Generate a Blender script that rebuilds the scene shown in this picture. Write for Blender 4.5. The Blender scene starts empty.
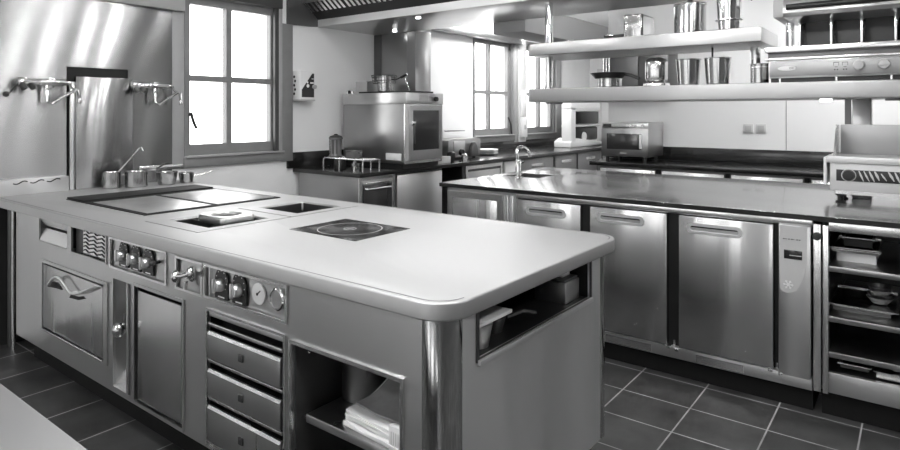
import bpy, bmesh, math, random
from mathutils import Matrix, Vector
random.seed(7)
D = bpy.data
S = bpy.context.scene
COL = S.collection
PI = math.pi
ORG = {}          # world position of every empty or mesh root

# ------------------------------------------------------------------ materials
def new_mat(name):
    m = D.materials.new(name); m.use_nodes = True
    nt = m.node_tree; nt.nodes.clear()
    out = nt.nodes.new('ShaderNodeOutputMaterial')
    b = nt.nodes.new('ShaderNodeBsdfPrincipled')
    nt.links.new(b.outputs[0], out.inputs[0])
    return m, nt, b, out

def g(v): return (v, v, v, 1)

def plain(name, v, rough=.5, metal=0, coat=0, spec=.5, noise=0, nscale=8):
    m, nt, b, _ = new_mat(name)
    b.inputs['Base Color'].default_value = g(v)
    b.inputs['Roughness'].default_value = rough
    b.inputs['Metallic'].default_value = metal
    b.inputs['Coat Weight'].default_value = coat
    b.inputs['Specular IOR Level'].default_value = spec
    if noise:
        tc = nt.nodes.new('ShaderNodeTexCoord')
        n = nt.nodes.new('ShaderNodeTexNoise'); n.inputs['Scale'].default_value = nscale; n.inputs['Detail'].default_value = 5
        r = nt.nodes.new('ShaderNodeMapRange')
        r.inputs[3].default_value = v * (1 - noise); r.inputs[4].default_value = v * (1 + noise)
        nt.links.new(tc.outputs['Object'], n.inputs['Vector']); nt.links.new(n.outputs['Fac'], r.inputs[0])
        nt.links.new(r.outputs[0], b.inputs['Base Color'])
    return m

def steel(name, v, rough, stretch=(14, 14, .5), wav=.08, rvar=.12, brush=(3, 3, 240), bb=.02, aniso=0, tang=(0, 0, 1)):
    """brushed sheet steel: fine brushing, soft waviness of the sheet"""
    m, nt, b, _ = new_mat(name)
    b.inputs['Base Color'].default_value = g(v); b.inputs['Metallic'].default_value = 1
    N, L = nt.nodes.new, nt.links.new
    tc = N('ShaderNodeTexCoord')
    mp = N('ShaderNodeMapping'); mp.inputs['Scale'].default_value = stretch
    n = N('ShaderNodeTexNoise'); n.inputs['Scale'].default_value = 1; n.inputs['Detail'].default_value = 3
    L(tc.outputs['Object'], mp.inputs[0]); L(mp.outputs[0], n.inputs['Vector'])
    r = N('ShaderNodeMapRange'); r.inputs[3].default_value = max(.03, rough - rvar); r.inputs[4].default_value = rough + rvar
    L(n.outputs['Fac'], r.inputs[0]); L(r.outputs[0], b.inputs['Roughness'])
    mp2 = N('ShaderNodeMapping'); mp2.inputs['Scale'].default_value = brush
    n2 = N('ShaderNodeTexNoise'); n2.inputs['Scale'].default_value = 1; n2.inputs['Detail'].default_value = 2
    L(tc.outputs['Object'], mp2.inputs[0]); L(mp2.outputs[0], n2.inputs['Vector'])
    bp = N('ShaderNodeBump'); bp.inputs['Strength'].default_value = wav; bp.inputs['Distance'].default_value = .05
    L(n.outputs['Fac'], bp.inputs['Height'])
    bp2 = N('ShaderNodeBump'); bp2.inputs['Strength'].default_value = bb; bp2.inputs['Distance'].default_value = .004
    L(n2.outputs['Fac'], bp2.inputs['Height']); L(bp.outputs[0], bp2.inputs['Normal'])
    L(bp2.outputs[0], b.inputs['Normal'])
    if aniso:
        b.inputs['Anisotropic'].default_value = aniso
        t = N('ShaderNodeCombineXYZ')
        for i in range(3): t.inputs[i].default_value = tang[i]
        L(t.outputs[0], b.inputs['Tangent'])
    return m

def emit(name, strength):
    m, nt, b, out = new_mat(name)
    e = nt.nodes.new('ShaderNodeEmission'); e.inputs[1].default_value = strength
    nt.links.new(e.outputs[0], out.inputs[0])
    return m

def glass_mat(name, v=.95, tint=.0):
    m, nt, b, out = new_mat(name)
    N, L = nt.nodes.new, nt.links.new
    t = N('ShaderNodeBsdfTransparent'); t.inputs[0].default_value = g(v)
    gl = N('ShaderNodeBsdfGlossy'); gl.inputs['Roughness'].default_value = .02
    fr = N('ShaderNodeFresnel')
    ge = N('ShaderNodeNewGeometry'); mr = N('ShaderNodeMapRange')
    mr.inputs[3].default_value = 1.45; mr.inputs[4].default_value = 1/1.45
    L(ge.outputs['Backfacing'], mr.inputs[0]); L(mr.outputs[0], fr.inputs[0])
    mx = N('ShaderNodeMixShader')
    L(fr.outputs[0], mx.inputs[0]); L(t.outputs[0], mx.inputs[1]); L(gl.outputs[0], mx.inputs[2])
    L(mx.outputs[0], out.inputs[0])
    return m

M = {}
M['top'] = steel('satin steel worktop', .56, .54, stretch=(3, 3, 3), wav=.03, rvar=.05, brush=(6, 200, 6), bb=.012)
M['steel'] = steel('brushed steel', .60, .30, stretch=(5, 5, .5), wav=.08, rvar=.07, aniso=.6)
M['door'] = steel('brushed steel door', .57, .25, stretch=(6, 6, .35), wav=.14, rvar=.07, aniso=.7)
M['clad'] = steel('steel wall cladding', .36, .215, stretch=(9, 3, .35), wav=.0, rvar=.012, bb=.003, aniso=1, tang=(0, .17, 1))
M['shelf'] = steel('bright steel shelf', .40, .31, stretch=(3, 3, 3), wav=.08, rvar=.08, brush=(3, 200, 200))
M['lip'] = plain('pale satin metal', .62, .5, .6)
M['endsteel'] = steel('lightened end steel', .80, .43, stretch=(6, 5, .4), wav=.10, rvar=.10, aniso=.5, tang=(0, -.3, 1))  # lighter copy of the brushed steel, brightening the end panel by colour
M['worn'] = steel('worn steel tabletop', .34, .45, stretch=(3, 3, 3), wav=.03, rvar=.05, brush=(6, 200, 6), bb=.012)
M['hood'] = steel('hood steel', .52, .30, stretch=(.8, 3, 3), wav=.08, rvar=.08, brush=(3, 200, 200))
M['dsteel'] = plain('dull dark steel', .16, .42, 1)
M['chrome'] = plain('polished chrome', .72, .09, 1)
M['pot'] = steel('pot steel', .42, .18, stretch=(20, 20, .5), wav=.05, rvar=.06, brush=(2, 2, 200), bb=.03)
M['rim'] = plain('bright steel edge', .82, .25, 1)
M['satin'] = plain('satin bright metal', .86, .34, .9)
M['iron'] = plain('ground steel plate', .60, .36, 1, noise=.25, nscale=6)
M['black'] = plain('black enamel', .012, .35)
M['void'] = plain('matt black and painted shade', .008, .7)  # matt black; also paints shade in gaps, slots and recesses
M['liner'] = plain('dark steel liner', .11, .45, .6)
M['stone'] = plain('polished black stone', .10, .22, coat=1, noise=.5, nscale=120)
for n_ in M['stone'].node_tree.nodes:
    if n_.type == 'BSDF_PRINCIPLED': n_.inputs['IOR'].default_value = 3.8; n_.inputs['Coat IOR'].default_value = 1.5; n_.inputs['Coat Weight'].default_value = .35; n_.inputs['Coat Roughness'].default_value = .08
M['stone2'] = plain('honed black stone', .012, .2, coat=.2, noise=.5, nscale=120)
M['glassblack'] = plain('black ceramic glass', .02, .16)
M['ring'] = plain('printed grey ring', .5, .3)
M['matgrey'] = plain('grey sheet metal', .30, .6)
M['white'] = plain('white enamel', .75, .35)
M['whitewall'] = plain('white plaster', .84, .8, noise=.03, nscale=3)
M['darkwall'] = plain('wall darkened for streaks', .20, .5)  # unseen wall coloured dark so the steel's streaks keep their contrast
M['ceil'] = plain('white ceiling paint', .74, .85)
M['greywall'] = plain('pale wall panel', .62, .4, noise=.03, nscale=2)
M['wood'] = plain('grey painted window timber', .20, .45, noise=.15, nscale=10)
M['woodl'] = plain('light grey timber', .34, .5, noise=.1, nscale=10)
M['woodd'] = plain('timber in painted shade', .05, .5)  # darker timber, painting the shade of the gap and under the blind
M['cloth'] = plain('white cotton', .82, .9, noise=.06, nscale=30)
M['greycloth'] = plain('grey cotton', .30, .9, noise=.15, nscale=40)
M['plastic'] = plain('white plastic', .78, .4)
M['palegrey'] = plain('pale grey plastic', .50, .4)
M['greyplastic'] = plain('grey plastic', .45, .4)
M['darkplastic'] = plain('dark plastic', .03, .35)
M['plinth'] = plain('black plinth', .009, .6, spec=.2)
M['glass'] = glass_mat('window glass')
M['ovenglass'] = plain('dark oven glass', .035, .08, coat=.5)
M['lamp'] = emit('added lamp diffuser', 26)
M['spot'] = emit('spot diffuser', 9)
M['halogen'] = emit('added downlight lens', 80)
M['bulb'] = emit('added rail bulb', 80)
M['spotoff'] = plain('lamp lens', .6, .2)

def floor_mat():
    m, nt, b, _ = new_mat('dark slate floor tiles')
    N, L = nt.nodes.new, nt.links.new
    tc = N('ShaderNodeTexCoord')
    mp = N('ShaderNodeMapping'); mp.inputs['Location'].default_value = (.54 + .3295 * 20, -3.006 + .272 * 40, 0)
    br = N('ShaderNodeTexBrick'); br.offset = 0; br.squash = 1
    br.inputs['Scale'].default_value = 1; br.inputs['Brick Width'].default_value = .3295; br.inputs['Row Height'].default_value = .272
    br.inputs['Mortar Size'].default_value = .0035; br.inputs['Mortar Smooth'].default_value = .1
    br.inputs['Color1'].default_value = g(.030); br.inputs['Color2'].default_value = g(.048); br.inputs['Mortar'].default_value = g(.30)
    L(tc.outputs['Object'], mp.inputs[0]); L(mp.outputs[0], br.inputs['Vector'])
    n = N('ShaderNodeTexNoise'); n.inputs['Scale'].default_value = 5; n.inputs['Detail'].default_value = 8
    L(tc.outputs['Object'], n.inputs['Vector'])
    r = N('ShaderNodeMapRange'); r.inputs[1].default_value = .3; r.inputs[2].default_value = .7; r.inputs[3].default_value = .65; r.inputs[4].default_value = 1.4
    L(n.outputs['Fac'], r.inputs[0])
    mx = N('ShaderNodeMixRGB'); mx.blend_type = 'MULTIPLY'; mx.inputs[0].default_value = 1
    L(br.outputs['Color'], mx.inputs[1]); L(r.outputs[0], mx.inputs[2]); L(mx.outputs[0], b.inputs['Base Color'])
    b.inputs['Roughness'].default_value = .42
    bp = N('ShaderNodeBump'); bp.inputs['Strength'].default_value = .25; bp.inputs['Distance'].default_value = .004
    L(n.outputs['Fac'], bp.inputs['Height']); L(bp.outputs[0], b.inputs['Normal'])
    return m
M['floor'] = floor_mat()

# ------------------------------------------------------------------ mesh builder (all coordinates in metres, world space)
class MB:
    def __init__(s): s.bm = bmesh.new()
    def _join(s, t, M4=None):
        if M4 is not None: bmesh.ops.transform(t, matrix=M4, verts=t.verts)
        me = D.meshes.new('tmp'); t.to_mesh(me); t.free(); s.bm.from_mesh(me); D.meshes.remove(me)
        return s
    def box(s, x0, x1, y0, y1, z0, z1, b=0, seg=2, M4=None):
        t = bmesh.new()
        bmesh.ops.create_cube(t, size=1, matrix=Matrix.Translation(((x0+x1)/2, (y0+y1)/2, (z0+z1)/2)) @ Matrix.Diagonal((abs(x1-x0), abs(y1-y0), abs(z1-z0), 1)))
        if b: bmesh.ops.bevel(t, geom=t.edges[:], offset=b, segments=seg, profile=.5, affect='EDGES')
        return s._join(t, M4)
    def cyl(s, p0, p1, r, r1=None, n=24, b=0):
        p0, p1 = Vector(p0), Vector(p1); d = p1 - p0
        t = bmesh.new()
        bmesh.ops.create_cone(t, cap_ends=True, segments=n, radius1=r, radius2=r if r1 is None else r1, depth=d.length)
        if b:
            e = [e for e in t.edges if len(e.link_faces) == 2 and any(len(f.verts) > 4 for f in e.link_faces)]
            bmesh.ops.bevel(t, geom=e, offset=b, segments=2, profile=.5, affect='EDGES')
        q = Vector((0, 0, 1)).rotation_difference(d.normalized())
        return s._join(t, Matrix.Translation((p0+p1)/2) @ q.to_matrix().to_4x4())
    def sphere(s, c, r, sc=(1, 1, 1), n=20):
        t = bmesh.new(); bmesh.ops.create_uvsphere(t, u_segments=n, v_segments=n//2, radius=r)
        return s._join(t, Matrix.Translation(c) @ Matrix.Diagonal((*sc, 1)))
    def lathe(s, prof, c=(0, 0, 0), n=32, axis=(0, 0, 1), closed=False):
        """prof: list of (r, h) revolved about axis through c"""
        t = bmesh.new(); rings = []
        for r, h in prof:
            if r < 1e-5: rings.append([t.verts.new((0, 0, h))])
            else: rings.append([t.verts.new((r*math.cos(2*PI*i/n), r*math.sin(2*PI*i/n), h)) for i in range(n)])
        pairs = list(zip(rings, rings[1:])) + ([(rings[-1], rings[0])] if closed else [])
        for a, b in pairs:
            for i in range(n):
                j = (i+1) % n
                if len(a) == 1 and len(b) == 1: continue
                if len(a) == 1: t.faces.new((a[0], b[i], b[j]))
                elif len(b) == 1: t.faces.new((a[i], a[j], b[0]))
                else: t.faces.new((a[i], a[j], b[j], b[i]))
        bmesh.ops.recalc_face_normals(t, faces=t.faces[:])
        q = Vector((0, 0, 1)).rotation_difference(Vector(axis).normalized())
        return s._join(t, Matrix.Translation(c) @ q.to_matrix().to_4x4())
    def tube(s, pts, r, n=10, smooth=0):
        P = [Vector(p) for p in pts]
        for _ in range(smooth):
            Q = [P[0]]
            for a, b in zip(P, P[1:]): Q += [a*.75+b*.25, a*.25+b*.75]
            P = Q + [P[-1]]
        t = bmesh.new(); rings = []
        d0 = (P[1]-P[0]).normalized()
        u = d0.orthogonal().normalized()
        for i, p in enumerate(P):
            d = ((P[min(i+1, len(P)-1)] - P[max(i-1, 0)])).normalized()
            u = (u - d*u.dot(d)).normalized(); v = d.cross(u)
            rr = r[i] if isinstance(r, (list, tuple)) and not smooth else (r if not isinstance(r, (list, tuple)) else r[0])
            rings.append([t.verts.new(p + (u*math.cos(2*PI*k/n) + v*math.sin(2*PI*k/n))*rr) for k in range(n)])
        for a, b in zip(rings, rings[1:]):
            for k in range(n): t.faces.new((a[k], a[(k+1) % n], b[(k+1) % n], b[k]))
        t.faces.new(rings[0][::-1]); t.faces.new(rings[-1])
        bmesh.ops.recalc_face_normals(t, faces=t.faces[:])
        return s._join(t)
    def prism(s, poly, plane, a0, a1, b=0):
        """poly in plane 'xz' (extruded along y), 'yz' (along x) or 'xy' (along z)"""
        t = bmesh.new()
        f = {'xz': lambda p, a: (p[0], a, p[1]), 'yz': lambda p, a: (a, p[0], p[1]), 'xy': lambda p, a: (p[0], p[1], a)}[plane]
        A = [t.verts.new(f(p, a0)) for p in poly]; B = [t.verts.new(f(p, a1)) for p in poly]
        n = len(poly)
        t.faces.new(A); t.faces.new(B[::-1])
        for i in range(n): t.faces.new((A[i], B[i], B[(i+1) % n], A[(i+1) % n]))
        bmesh.ops.recalc_face_normals(t, faces=t.faces[:])
        if b: bmesh.ops.bevel(t, geom=t.edges[:], offset=b, segments=2, profile=.5, affect='EDGES')
        return s._join(t)
    def plate(s, rect, holes, plane, a0, a1):
        """rectangular sheet with rectangular holes; rect/holes (u0,u1,v0,v1)"""
        us = sorted({rect[0], rect[1], *[h[0] for h in holes], *[h[1] for h in holes]})
        vs = sorted({rect[2], rect[3], *[h[2] for h in holes], *[h[3] for h in holes]})
        us = [u for u in us if rect[0]-1e-9 <= u <= rect[1]+1e-9]; vs = [v for v in vs if rect[2]-1e-9 <= v <= rect[3]+1e-9]
        f = {'xz': lambda u, v, a: (u, a, v), 'yz': lambda u, v, a: (a, u, v), 'xy': lambda u, v, a: (u, v, a)}[plane]
        t = bmesh.new(); cache = {}
        def V(i, j, k):
            if (i, j, k) not in cache: cache[(i, j, k)] = t.verts.new(f(us[i], vs[j], (a0, a1)[k]))
            return cache[(i, j, k)]
        nu, nv = len(us)-1, len(vs)-1
        def solid(i, j):
            if i < 0 or j < 0 or i >= nu or j >= nv: return False
            cu, cv = (us[i]+us[i+1])/2, (vs[j]+vs[j+1])/2
            return not any(h[0] < cu < h[1] and h[2] < cv < h[3] for h in holes)
        for i in range(nu):
            for j in range(nv):
                if not solid(i, j): continue
                for k in (0, 1): t.faces.new((V(i, j, k), V(i+1, j, k), V(i+1, j+1, k), V(i, j+1, k)))
                for (di, dj, e) in ((-1, 0, ((i, j), (i, j+1))), (1, 0, ((i+1, j), (i+1, j+1))), (0, -1, ((i, j), (i+1, j))), (0, 1, ((i, j+1), (i+1, j+1)))):
                    if not solid(i+di, j+dj):
                        (p, q) = e; t.faces.new((V(*p, 0), V(*q, 0), V(*q, 1), V(*p, 1)))
        bmesh.ops.recalc_face_normals(t, faces=t.faces[:])
        return s._join(t)
    def frame(s, x0, x1, z0, z1, w, y0, y1, plane='xz'):
        return s.plate((x0, x1, z0, z1), [(x0+w, x1-w, z0+w, z1-w)], plane, y0, y1)
    def tray(s, x0, x1, y0, y1, z0, z1, th=.003, open_='-y'):
        """open box of sheet: five walls, one side open"""
        if open_ != '-x': s.box(x0, x0+th, y0, y1, z0, z1)
        if open_ != '+x': s.box(x1-th, x1, y0, y1, z0, z1)
        if open_ != '-y': s.box(x0+th, x1-th, y0, y0+th, z0, z1)
        if open_ != '+y': s.box(x0+th, x1-th, y1-th, y1, z0, z1)
        s.box(x0+th, x1-th, y0+th, y1-th, z0, z0+th)
        if open_ != '+z': s.box(x0+th, x1-th, y0+th, y1-th, z1-th, z1)
        return s
    def slab(s, outer, holes, z0, z1, bev):
        """plan outline with rounded edges all round"""
        cu = D.curves.new('slab', 'CURVE'); cu.dimensions = '2D'; cu.fill_mode = 'BOTH'
        for loop in [outer] + holes:
            sp = cu.splines.new('POLY'); sp.points.add(len(loop)-1)
            for p, q in zip(sp.points, loop): p.co = (q[0], q[1], 0, 1)
            sp.use_cyclic_u = True
        cu.extrude = (z1-z0)/2 - bev; cu.bevel_depth = bev; cu.bevel_resolution = 3; cu.offset = -bev
        o = D.objects.new('slabtmp', cu); COL.objects.link(o)
        bpy.context.view_layer.update()
        me = D.meshes.new_from_object(o.evaluated_get(bpy.context.evaluated_depsgraph_get()))
        D.objects.remove(o); D.curves.remove(cu)
        me.transform(Matrix.Translation((0, 0, (z0+z1)/2)))
        t = bmesh.new(); t.from_mesh(me); D.meshes.remove(me)
        bmesh.ops.remove_doubles(t, verts=t.verts[:], dist=1e-5)
        bmesh.ops.recalc_face_normals(t, faces=t.faces[:])
        return s._join(t)
    def build(s, name, mat, parent=None, angle=35, M4=None):
        me = D.meshes.new(name)
        org = Vector((0, 0, 0))
        if parent is not None: org = ORG[parent.name]
        if M4 is not None: bmesh.ops.transform(s.bm, matrix=M4, verts=s.bm.verts)
        if parent is None:
            xs = [v.co.x for v in s.bm.verts]; ys = [v.co.y for v in s.bm.verts]; zs = [v.co.z for v in s.bm.verts]
            org = Vector(((min(xs)+max(xs))/2, (min(ys)+max(ys))/2, min(zs)))
        bmesh.ops.translate(s.bm, vec=-org, verts=s.bm.verts)
        s.bm.to_mesh(me); s.bm.free()
        me.polygons.foreach_set('use_smooth', [True]*len(me.polygons))
        me.set_sharp_from_angle(angle=math.radians(angle))
        me.materials.append(M[mat] if isinstance(mat, str) else mat)
        o = D.objects.new(name, me); COL.objects.link(o)
        if parent is None: o.location = org
        else: o.parent = parent
        ORG[o.name] = org
        return o

def rrect(x0, x1, y0, y1, r, n=6, corners=(1, 1, 1, 1)):
    """rounded rectangle outline; corners: (x1y1, x0y1, x0y0, x1y0)"""
    out = []
    for (cx, cy, sx, sy, a0), on in zip(((x1, y1, -1, -1, 0), (x0, y1, 1, -1, 90), (x0, y0, 1, 1, 180), (x1, y0, -1, 1, 270)), corners):
        if not on: out.append((cx, cy)); continue
        for i in range(n+1):
            a = math.radians(a0 + 90*i/n); out.append((cx+sx*r+r*math.cos(a), cy+sy*r+r*math.sin(a)))
    return out

def tag(o, label, cat, group=None):
    o['label'] = label; o['category'] = cat
    if group: o['group'] = group
    return o

def thing(name, label, cat, loc, group=None, rz=0):
    o = D.objects.new(name, None); COL.objects.link(o)
    o.location = loc; o.rotation_euler = (0, 0, rz); o.empty_display_size = .1
    ORG[o.name] = Vector(loc)
    return tag(o, label, cat, group)

def struct(o): o['kind'] = 'structure'; return o
def box(name, mat, parent, *a, b=0): return MB().box(*a, b=b).build(name, mat, parent)

# ------------------------------------------------------------------ camera
F, T, HC = 616.0, .765, 1.40
cam = D.cameras.new('camera'); co = D.objects.new('camera', cam); COL.objects.link(co)
cam.sensor_width = 36; cam.lens = 36*F/900; cam.shift_y = -(225-112.6)/900; cam.clip_start = .02
co.location = (0, 0, HC); co.rotation_euler = (PI/2, 0, math.atan(T))
S.camera = co

# ------------------------------------------------------------------ the room
XW, YB, YF = -4.4, 6.27, 9.6      # window wall, back wall, end of the room behind
CEIL = 2.75
struct(MB().box(-4.75, 3.2, -2.4, 10, -.1, 0).build('floor', 'floor'))
# floor texture is laid out from the floor object's own centre: keep it at the world origin
fl = D.objects['floor']; fl.data.transform(Matrix.Translation(fl.location)); fl.location = (0, 0, 0)
struct(MB().box(-4.75, 3.2, -2.4, 10, CEIL, CEIL+.1).build('ceiling', 'ceil'))
W1 = (2.46, 3.335, .985, 2.42); W2 = (6.22, 7.14, 1.02, 2.40); W3 = (7.46, 8.34, 1.02, 2.40)
struct(MB().plate((-2.4, 10, 0, CEIL), [W1, W2, W3], 'yz', XW-.28, XW).build('wall_left', 'whitewall'))
struct(MB().box(-2.66, 3.0, YB, YB+.15, 0, CEIL).build('wall_back', 'greywall'))
struct(MB().box(-4.4, 3.0, YF, YF+.15, 0, CEIL).build('wall_far', 'whitewall'))
WR_ADDED = [(a, a+w_, .95, 2.45) for a, w_ in ((3.45, .16), (3.95, .22), (4.75, .30), (5.35, .16), (5.72, .26))]; WF_ADDED = [(-3.6, -2.7, .95, 2.3), (-1.9, -1.0, .95, 2.3), (.3, 1.2, .95, 2.3)]  # windows added in unseen walls for reflections in the steel
struct(MB().plate((-2.3, 10, 0, CEIL), WR_ADDED, 'yz', 3.0, 3.15).build('wall_right', 'darkwall'))
struct(MB().plate((-4.4, 3.0, 0, CEIL), WF_ADDED, 'xz', -2.3, -2.15).build('wall_front', 'whitewall'))
for k, h_ in enumerate(WF_ADDED):
    wf = struct(MB().plate(h_, [(h_[0]+.05, (h_[0]+h_[1])/2-.02, h_[2]+.05, h_[3]-.05), ((h_[0]+h_[1])/2+.02, h_[1]-.05, h_[2]+.05, h_[3]-.05)], 'xz', -2.25, -2.19).build('window_%d' % (4+k), 'wood'))
    MB().box(h_[0]+.03, h_[1]-.03, -2.222, -2.218, h_[2]+.03, h_[3]-.03).build('window_glass', 'glass', wf)
for k, h_ in enumerate(WR_ADDED):  # added narrow panes, meant to streak the steel cladding
    wf = struct(MB().plate(h_, [(h_[0]+.03, h_[1]-.03, h_[2]+.03, h_[3]-.03)], 'yz', 3.04, 3.10).build('window_%d' % (7+k), 'wood'))
    MB().box(3.068, 3.072, h_[0]+.02, h_[1]-.02, h_[2]+.02, h_[3]-.02).build('window_glass', 'glass', wf)

def window(name, y0, y1, z0, z1, mull, bar, sash=.05, header=.06, sill=.085, casing=None, lite=False):
    """painted timber window set in the wall: frame, sash with four panes, glass, sill"""
    m = MB()
    fx0, fx1 = XW-.10, XW+.012
    m.plate((y0, y1, z0+sill, z1), [(y0+.03, y1-.03, z0+sill+.0, z1-header)], 'yz', fx0, fx1)
    zi0, zi1 = z0+sill, z1-header
    yi0, yi1 = y0+.03, y1-.035
    h = []
    for (a, b_) in ((yi0+.03, mull-.024), (mull+.024, yi1-sash)):
        for (c, d) in ((zi0+.085, bar-.022), (bar+.022, zi1-.06)): h.append((a, b_, c, d))
    m.plate((yi0, yi1, zi0, zi1), h, 'yz', XW-.075, XW-.02)
    o = m.build(name, 'wood'); struct(o)
    MB().box(XW-.052, XW-.046, yi0+.02, yi1-.02, zi0+.06, zi1-.04).build('window_glass', 'glass', o)
    MB().box(XW-.1, XW+.03, y0-.01, y1+.02, z0, z0+sill-.012, b=.004).build('window_sill', 'wood', o)
    MB().box(XW-.1, XW+.045, y0-.0, y1+.02, z0+sill-.012, z0+sill+.004, b=.003).build('sill_board', 'woodl', o)
    return o
w1 = window('window_1', *W1, 2.855, 1.664, header=.13)
MB().box(XW-.0, XW+.03, 3.262, 3.30, 1.07, 2.30).build('dark_gap', 'woodd', w1)
MB().box(XW, XW+.035, 3.30, 3.335, 1.07, 2.34, b=.004).build('jamb_trim', 'woodl', w1)
MB().box(XW+.0, XW+.05, 2.46, 3.33, 2.29, 2.44, b=.006).build('header_board', 'woodd', w1)
hb = MB().cyl((XW-.02, 2.50, 1.385), (XW+.03, 2.50, 1.385), .011, b=.002); hb.tube([(XW+.03, 2.50, 1.40), (XW+.03, 2.52, 1.33), (XW+.03, 2.545, 1.28)], .011, smooth=1)
hb.build('window_handle', 'black', w1)
MB().box(XW, XW+.03, 3.335, 3.45, .98, 2.17, b=.004).build('side_casing', 'wood', w1)
w2 = window('window_2', *W2, 6.62, 1.66, header=.06)
MB().tube([(XW+.01, 7.02, 1.34), (XW+.03, 7.05, 1.25), (XW+.015, 7.11, 1.08)], .012).build('window_handle', 'black', w2)
w3 = window('window_3', *W3, 7.92, 1.66, header=.06)
# pier trim between the far windows
struct(MB().box(XW, XW+.03, 7.15, 7.24, 1.0, 2.36, b=.004).build('trim_1', 'woodl'))
struct(MB().box(XW, XW+.04, 7.25, 7.44, 1.0, 2.40, b=.004).build('trim_2', 'greywall'))
struct(MB().box(XW, XW+.03, 8.36, 8.52, 1.0, 2.36, b=.004).build('trim_3', 'woodl'))
# steel cladding on the wall at the end of the cooking island, with the dark flue recess
cl = struct(MB().plate((-2.0, 2.362, .90, 2.15), [(1.655, 2.045, .90, 1.70)], 'yz', XW+.002, XW+.014).build('trim_4', 'clad'))
MB().tray(XW+.0021, XW+.0135, 1.656, 2.044, .901, 1.699, th=.001, open_='+x').build('flue_recess', 'void', cl)
MB().box(XW+.014, XW+.045, 1.70, 2.062, .90, 1.635, b=.003).build('flue_cover', 'clad', cl)
MB().box(XW+.014, XW+.030, 1.668, 1.70, .90, 1.60, b=.002).build('flue_side', 'steel', cl)
MB().box(XW+.014, XW+.022, 2.062, 2.075, .90, 1.64).build('cover_edge', 'dsteel', cl)
struct(MB().box(XW, XW+.05, -2.0, 2.445, 2.152, CEIL-.002, b=.003).build('trim_5', 'hood'))
struct(MB().box(XW, XW+.012, 2.364, 2.458, .98, 2.15, b=.003).build('trim_6', 'woodl'))
struct(MB().box(XW, XW+.02, 2.12, 2.455, .985, 1.02, b=.003).build('trim_7', 'rim'))
struct(MB().box(-.972, -.967, YB-.003, YB-.0002, 1.06, CEIL-.002).build('trim_8', 'dsteel'))
# duct beam between hood and back wall
struct(MB().box(-2.98, -2.66, 4.52, YB-.002, 2.087, 2.315, b=.004).build('beam', 'matgrey'))
# pale panel seam lines and door at the very back
dm = MB().plate((-4.25, -3.15, 0, 2.12), [(-4.17, -3.23, 0, 2.04)], 'xz', YF-.05, YF-.002)
door = struct(dm.build('door_1', 'greywall'))
MB().box(-4.17, -3.23, YF-.045, YF-.004, .005, 2.04, b=.004).build('door_leaf', 'white', door)
MB().box(-3.75, -3.35, YF-.09, YF-.046, 1.95, 2.01, b=.006).build('door_closer', 'darkplastic', door)

# ------------------------------------------------------------------ cooking island
isl = thing('cooking_island', 'long stainless steel cooking island with pale worktop and rounded end in the foreground', 'cooking range', (-2.7, 1.83, 0))
SK1 = (-2.77, -2.45, 1.485, 1.785); SK2 = (-2.76, -2.455, 1.965, 2.245)
top_o = rrect(-4.398, -.963, 1.245, 2.41, .10, 10, (1, 0, 0, 1))
MB().slab(top_o, [rrect(*SK1, .02, 4), rrect(*SK2, .02, 4)], .85, .90, .006).build('worktop', 'top', isl)
def inset(d): return rrect(-4.33, -.963-d, 1.245+d, 2.41-d, .10-d, 10, (1, 0, 0, 1))
rg_ = MB(); t_ = bmesh.new()
LA, LB = [[t_.verts.new((p[0], p[1], .9004)) for p in inset(d)] for d in (.017, .0205)]
for i in range(len(LA)-1): t_.faces.new((LA[i], LA[i+1], LB[i+1], LB[i])) if (LA[i].co.x > -4.3 or LA[i+1].co.x > -4.3) else None
ex_ = bmesh.ops.extrude_face_region(t_, geom=t_.faces[:])
bmesh.ops.translate(t_, vec=(0, 0, .0005), verts=[v for v in ex_['geom'] if isinstance(v, bmesh.types.BMVert)])
bmesh.ops.recalc_face_normals(t_, faces=t_.faces[:])
rg_._join(t_).build('rim_groove', 'dsteel', isl)
up = MB().box(-4.386, -4.335, 1.25, 1.652, .90, .995, b=.003).build('upstand', 'steel', isl)
for k in range(3):
    y = 1.345 + k*.09
    MB().tube([(-4.334, y + .075*i/12, .972 + .006*math.sin(2*PI*i/12 + PI) + .0006*i) for i in range(13)], .0035, 6).build('vent_slot', 'void', up)
HO = dict(slot=(-3.758, -3.397, .715, .836), vent=(-3.345, -2.96, .706, .843), p1=(-2.925, -2.426, .70, .836), tap=(-2.353, -2.161, .703, .83),
          p2=(-2.15, -1.655, .706, .83), oven=(-3.70, -2.96, .258, .612), chan=(-2.90, -2.74, .168, .653), door=(-2.69, -2.30, .16, .655),
          drw=(-2.125, -1.672, .165, .66), niche=(-1.63, -1.155, .165, .647))
YP = 1.285
MB().plate((-4.088, -1.056, .14, .85), list(HO.values()), 'xz', YP, YP+.008).build('front_panel', 'steel', isl)
MB().box(-4.092, -4.088, YP, 2.37, .14, .85).build('side_panel', 'steel', isl)
MB().box(-4.088, -1.05, 2.362, 2.37, .14, .85).build('rear_panel', 'steel', isl)
EH = (1.435, 2.18, .70, .846)
MB().plate((1.343, 2.292, .12, .85), [EH], 'yz', -1.008, -1.0).build('end_panel', 'endsteel', isl)
e = MB().plate((1.427, 2.188, .692, .848), [(1.437, 2.178, .702, .86)], 'yz', -1.0, -.994); e.build('end_opening_trim', 'dsteel', isl)
MB().box(-1.0, -.985, 1.43, 2.184, .684, .700, b=.002).build('opening_lip', 'satin', isl)
MB().tray(-1.62, -1.008, 1.43, 2.185, .695, .849, open_='+x').build('end_compartment', 'black', isl)  # inside coloured black to stand for the shade in the opening
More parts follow.
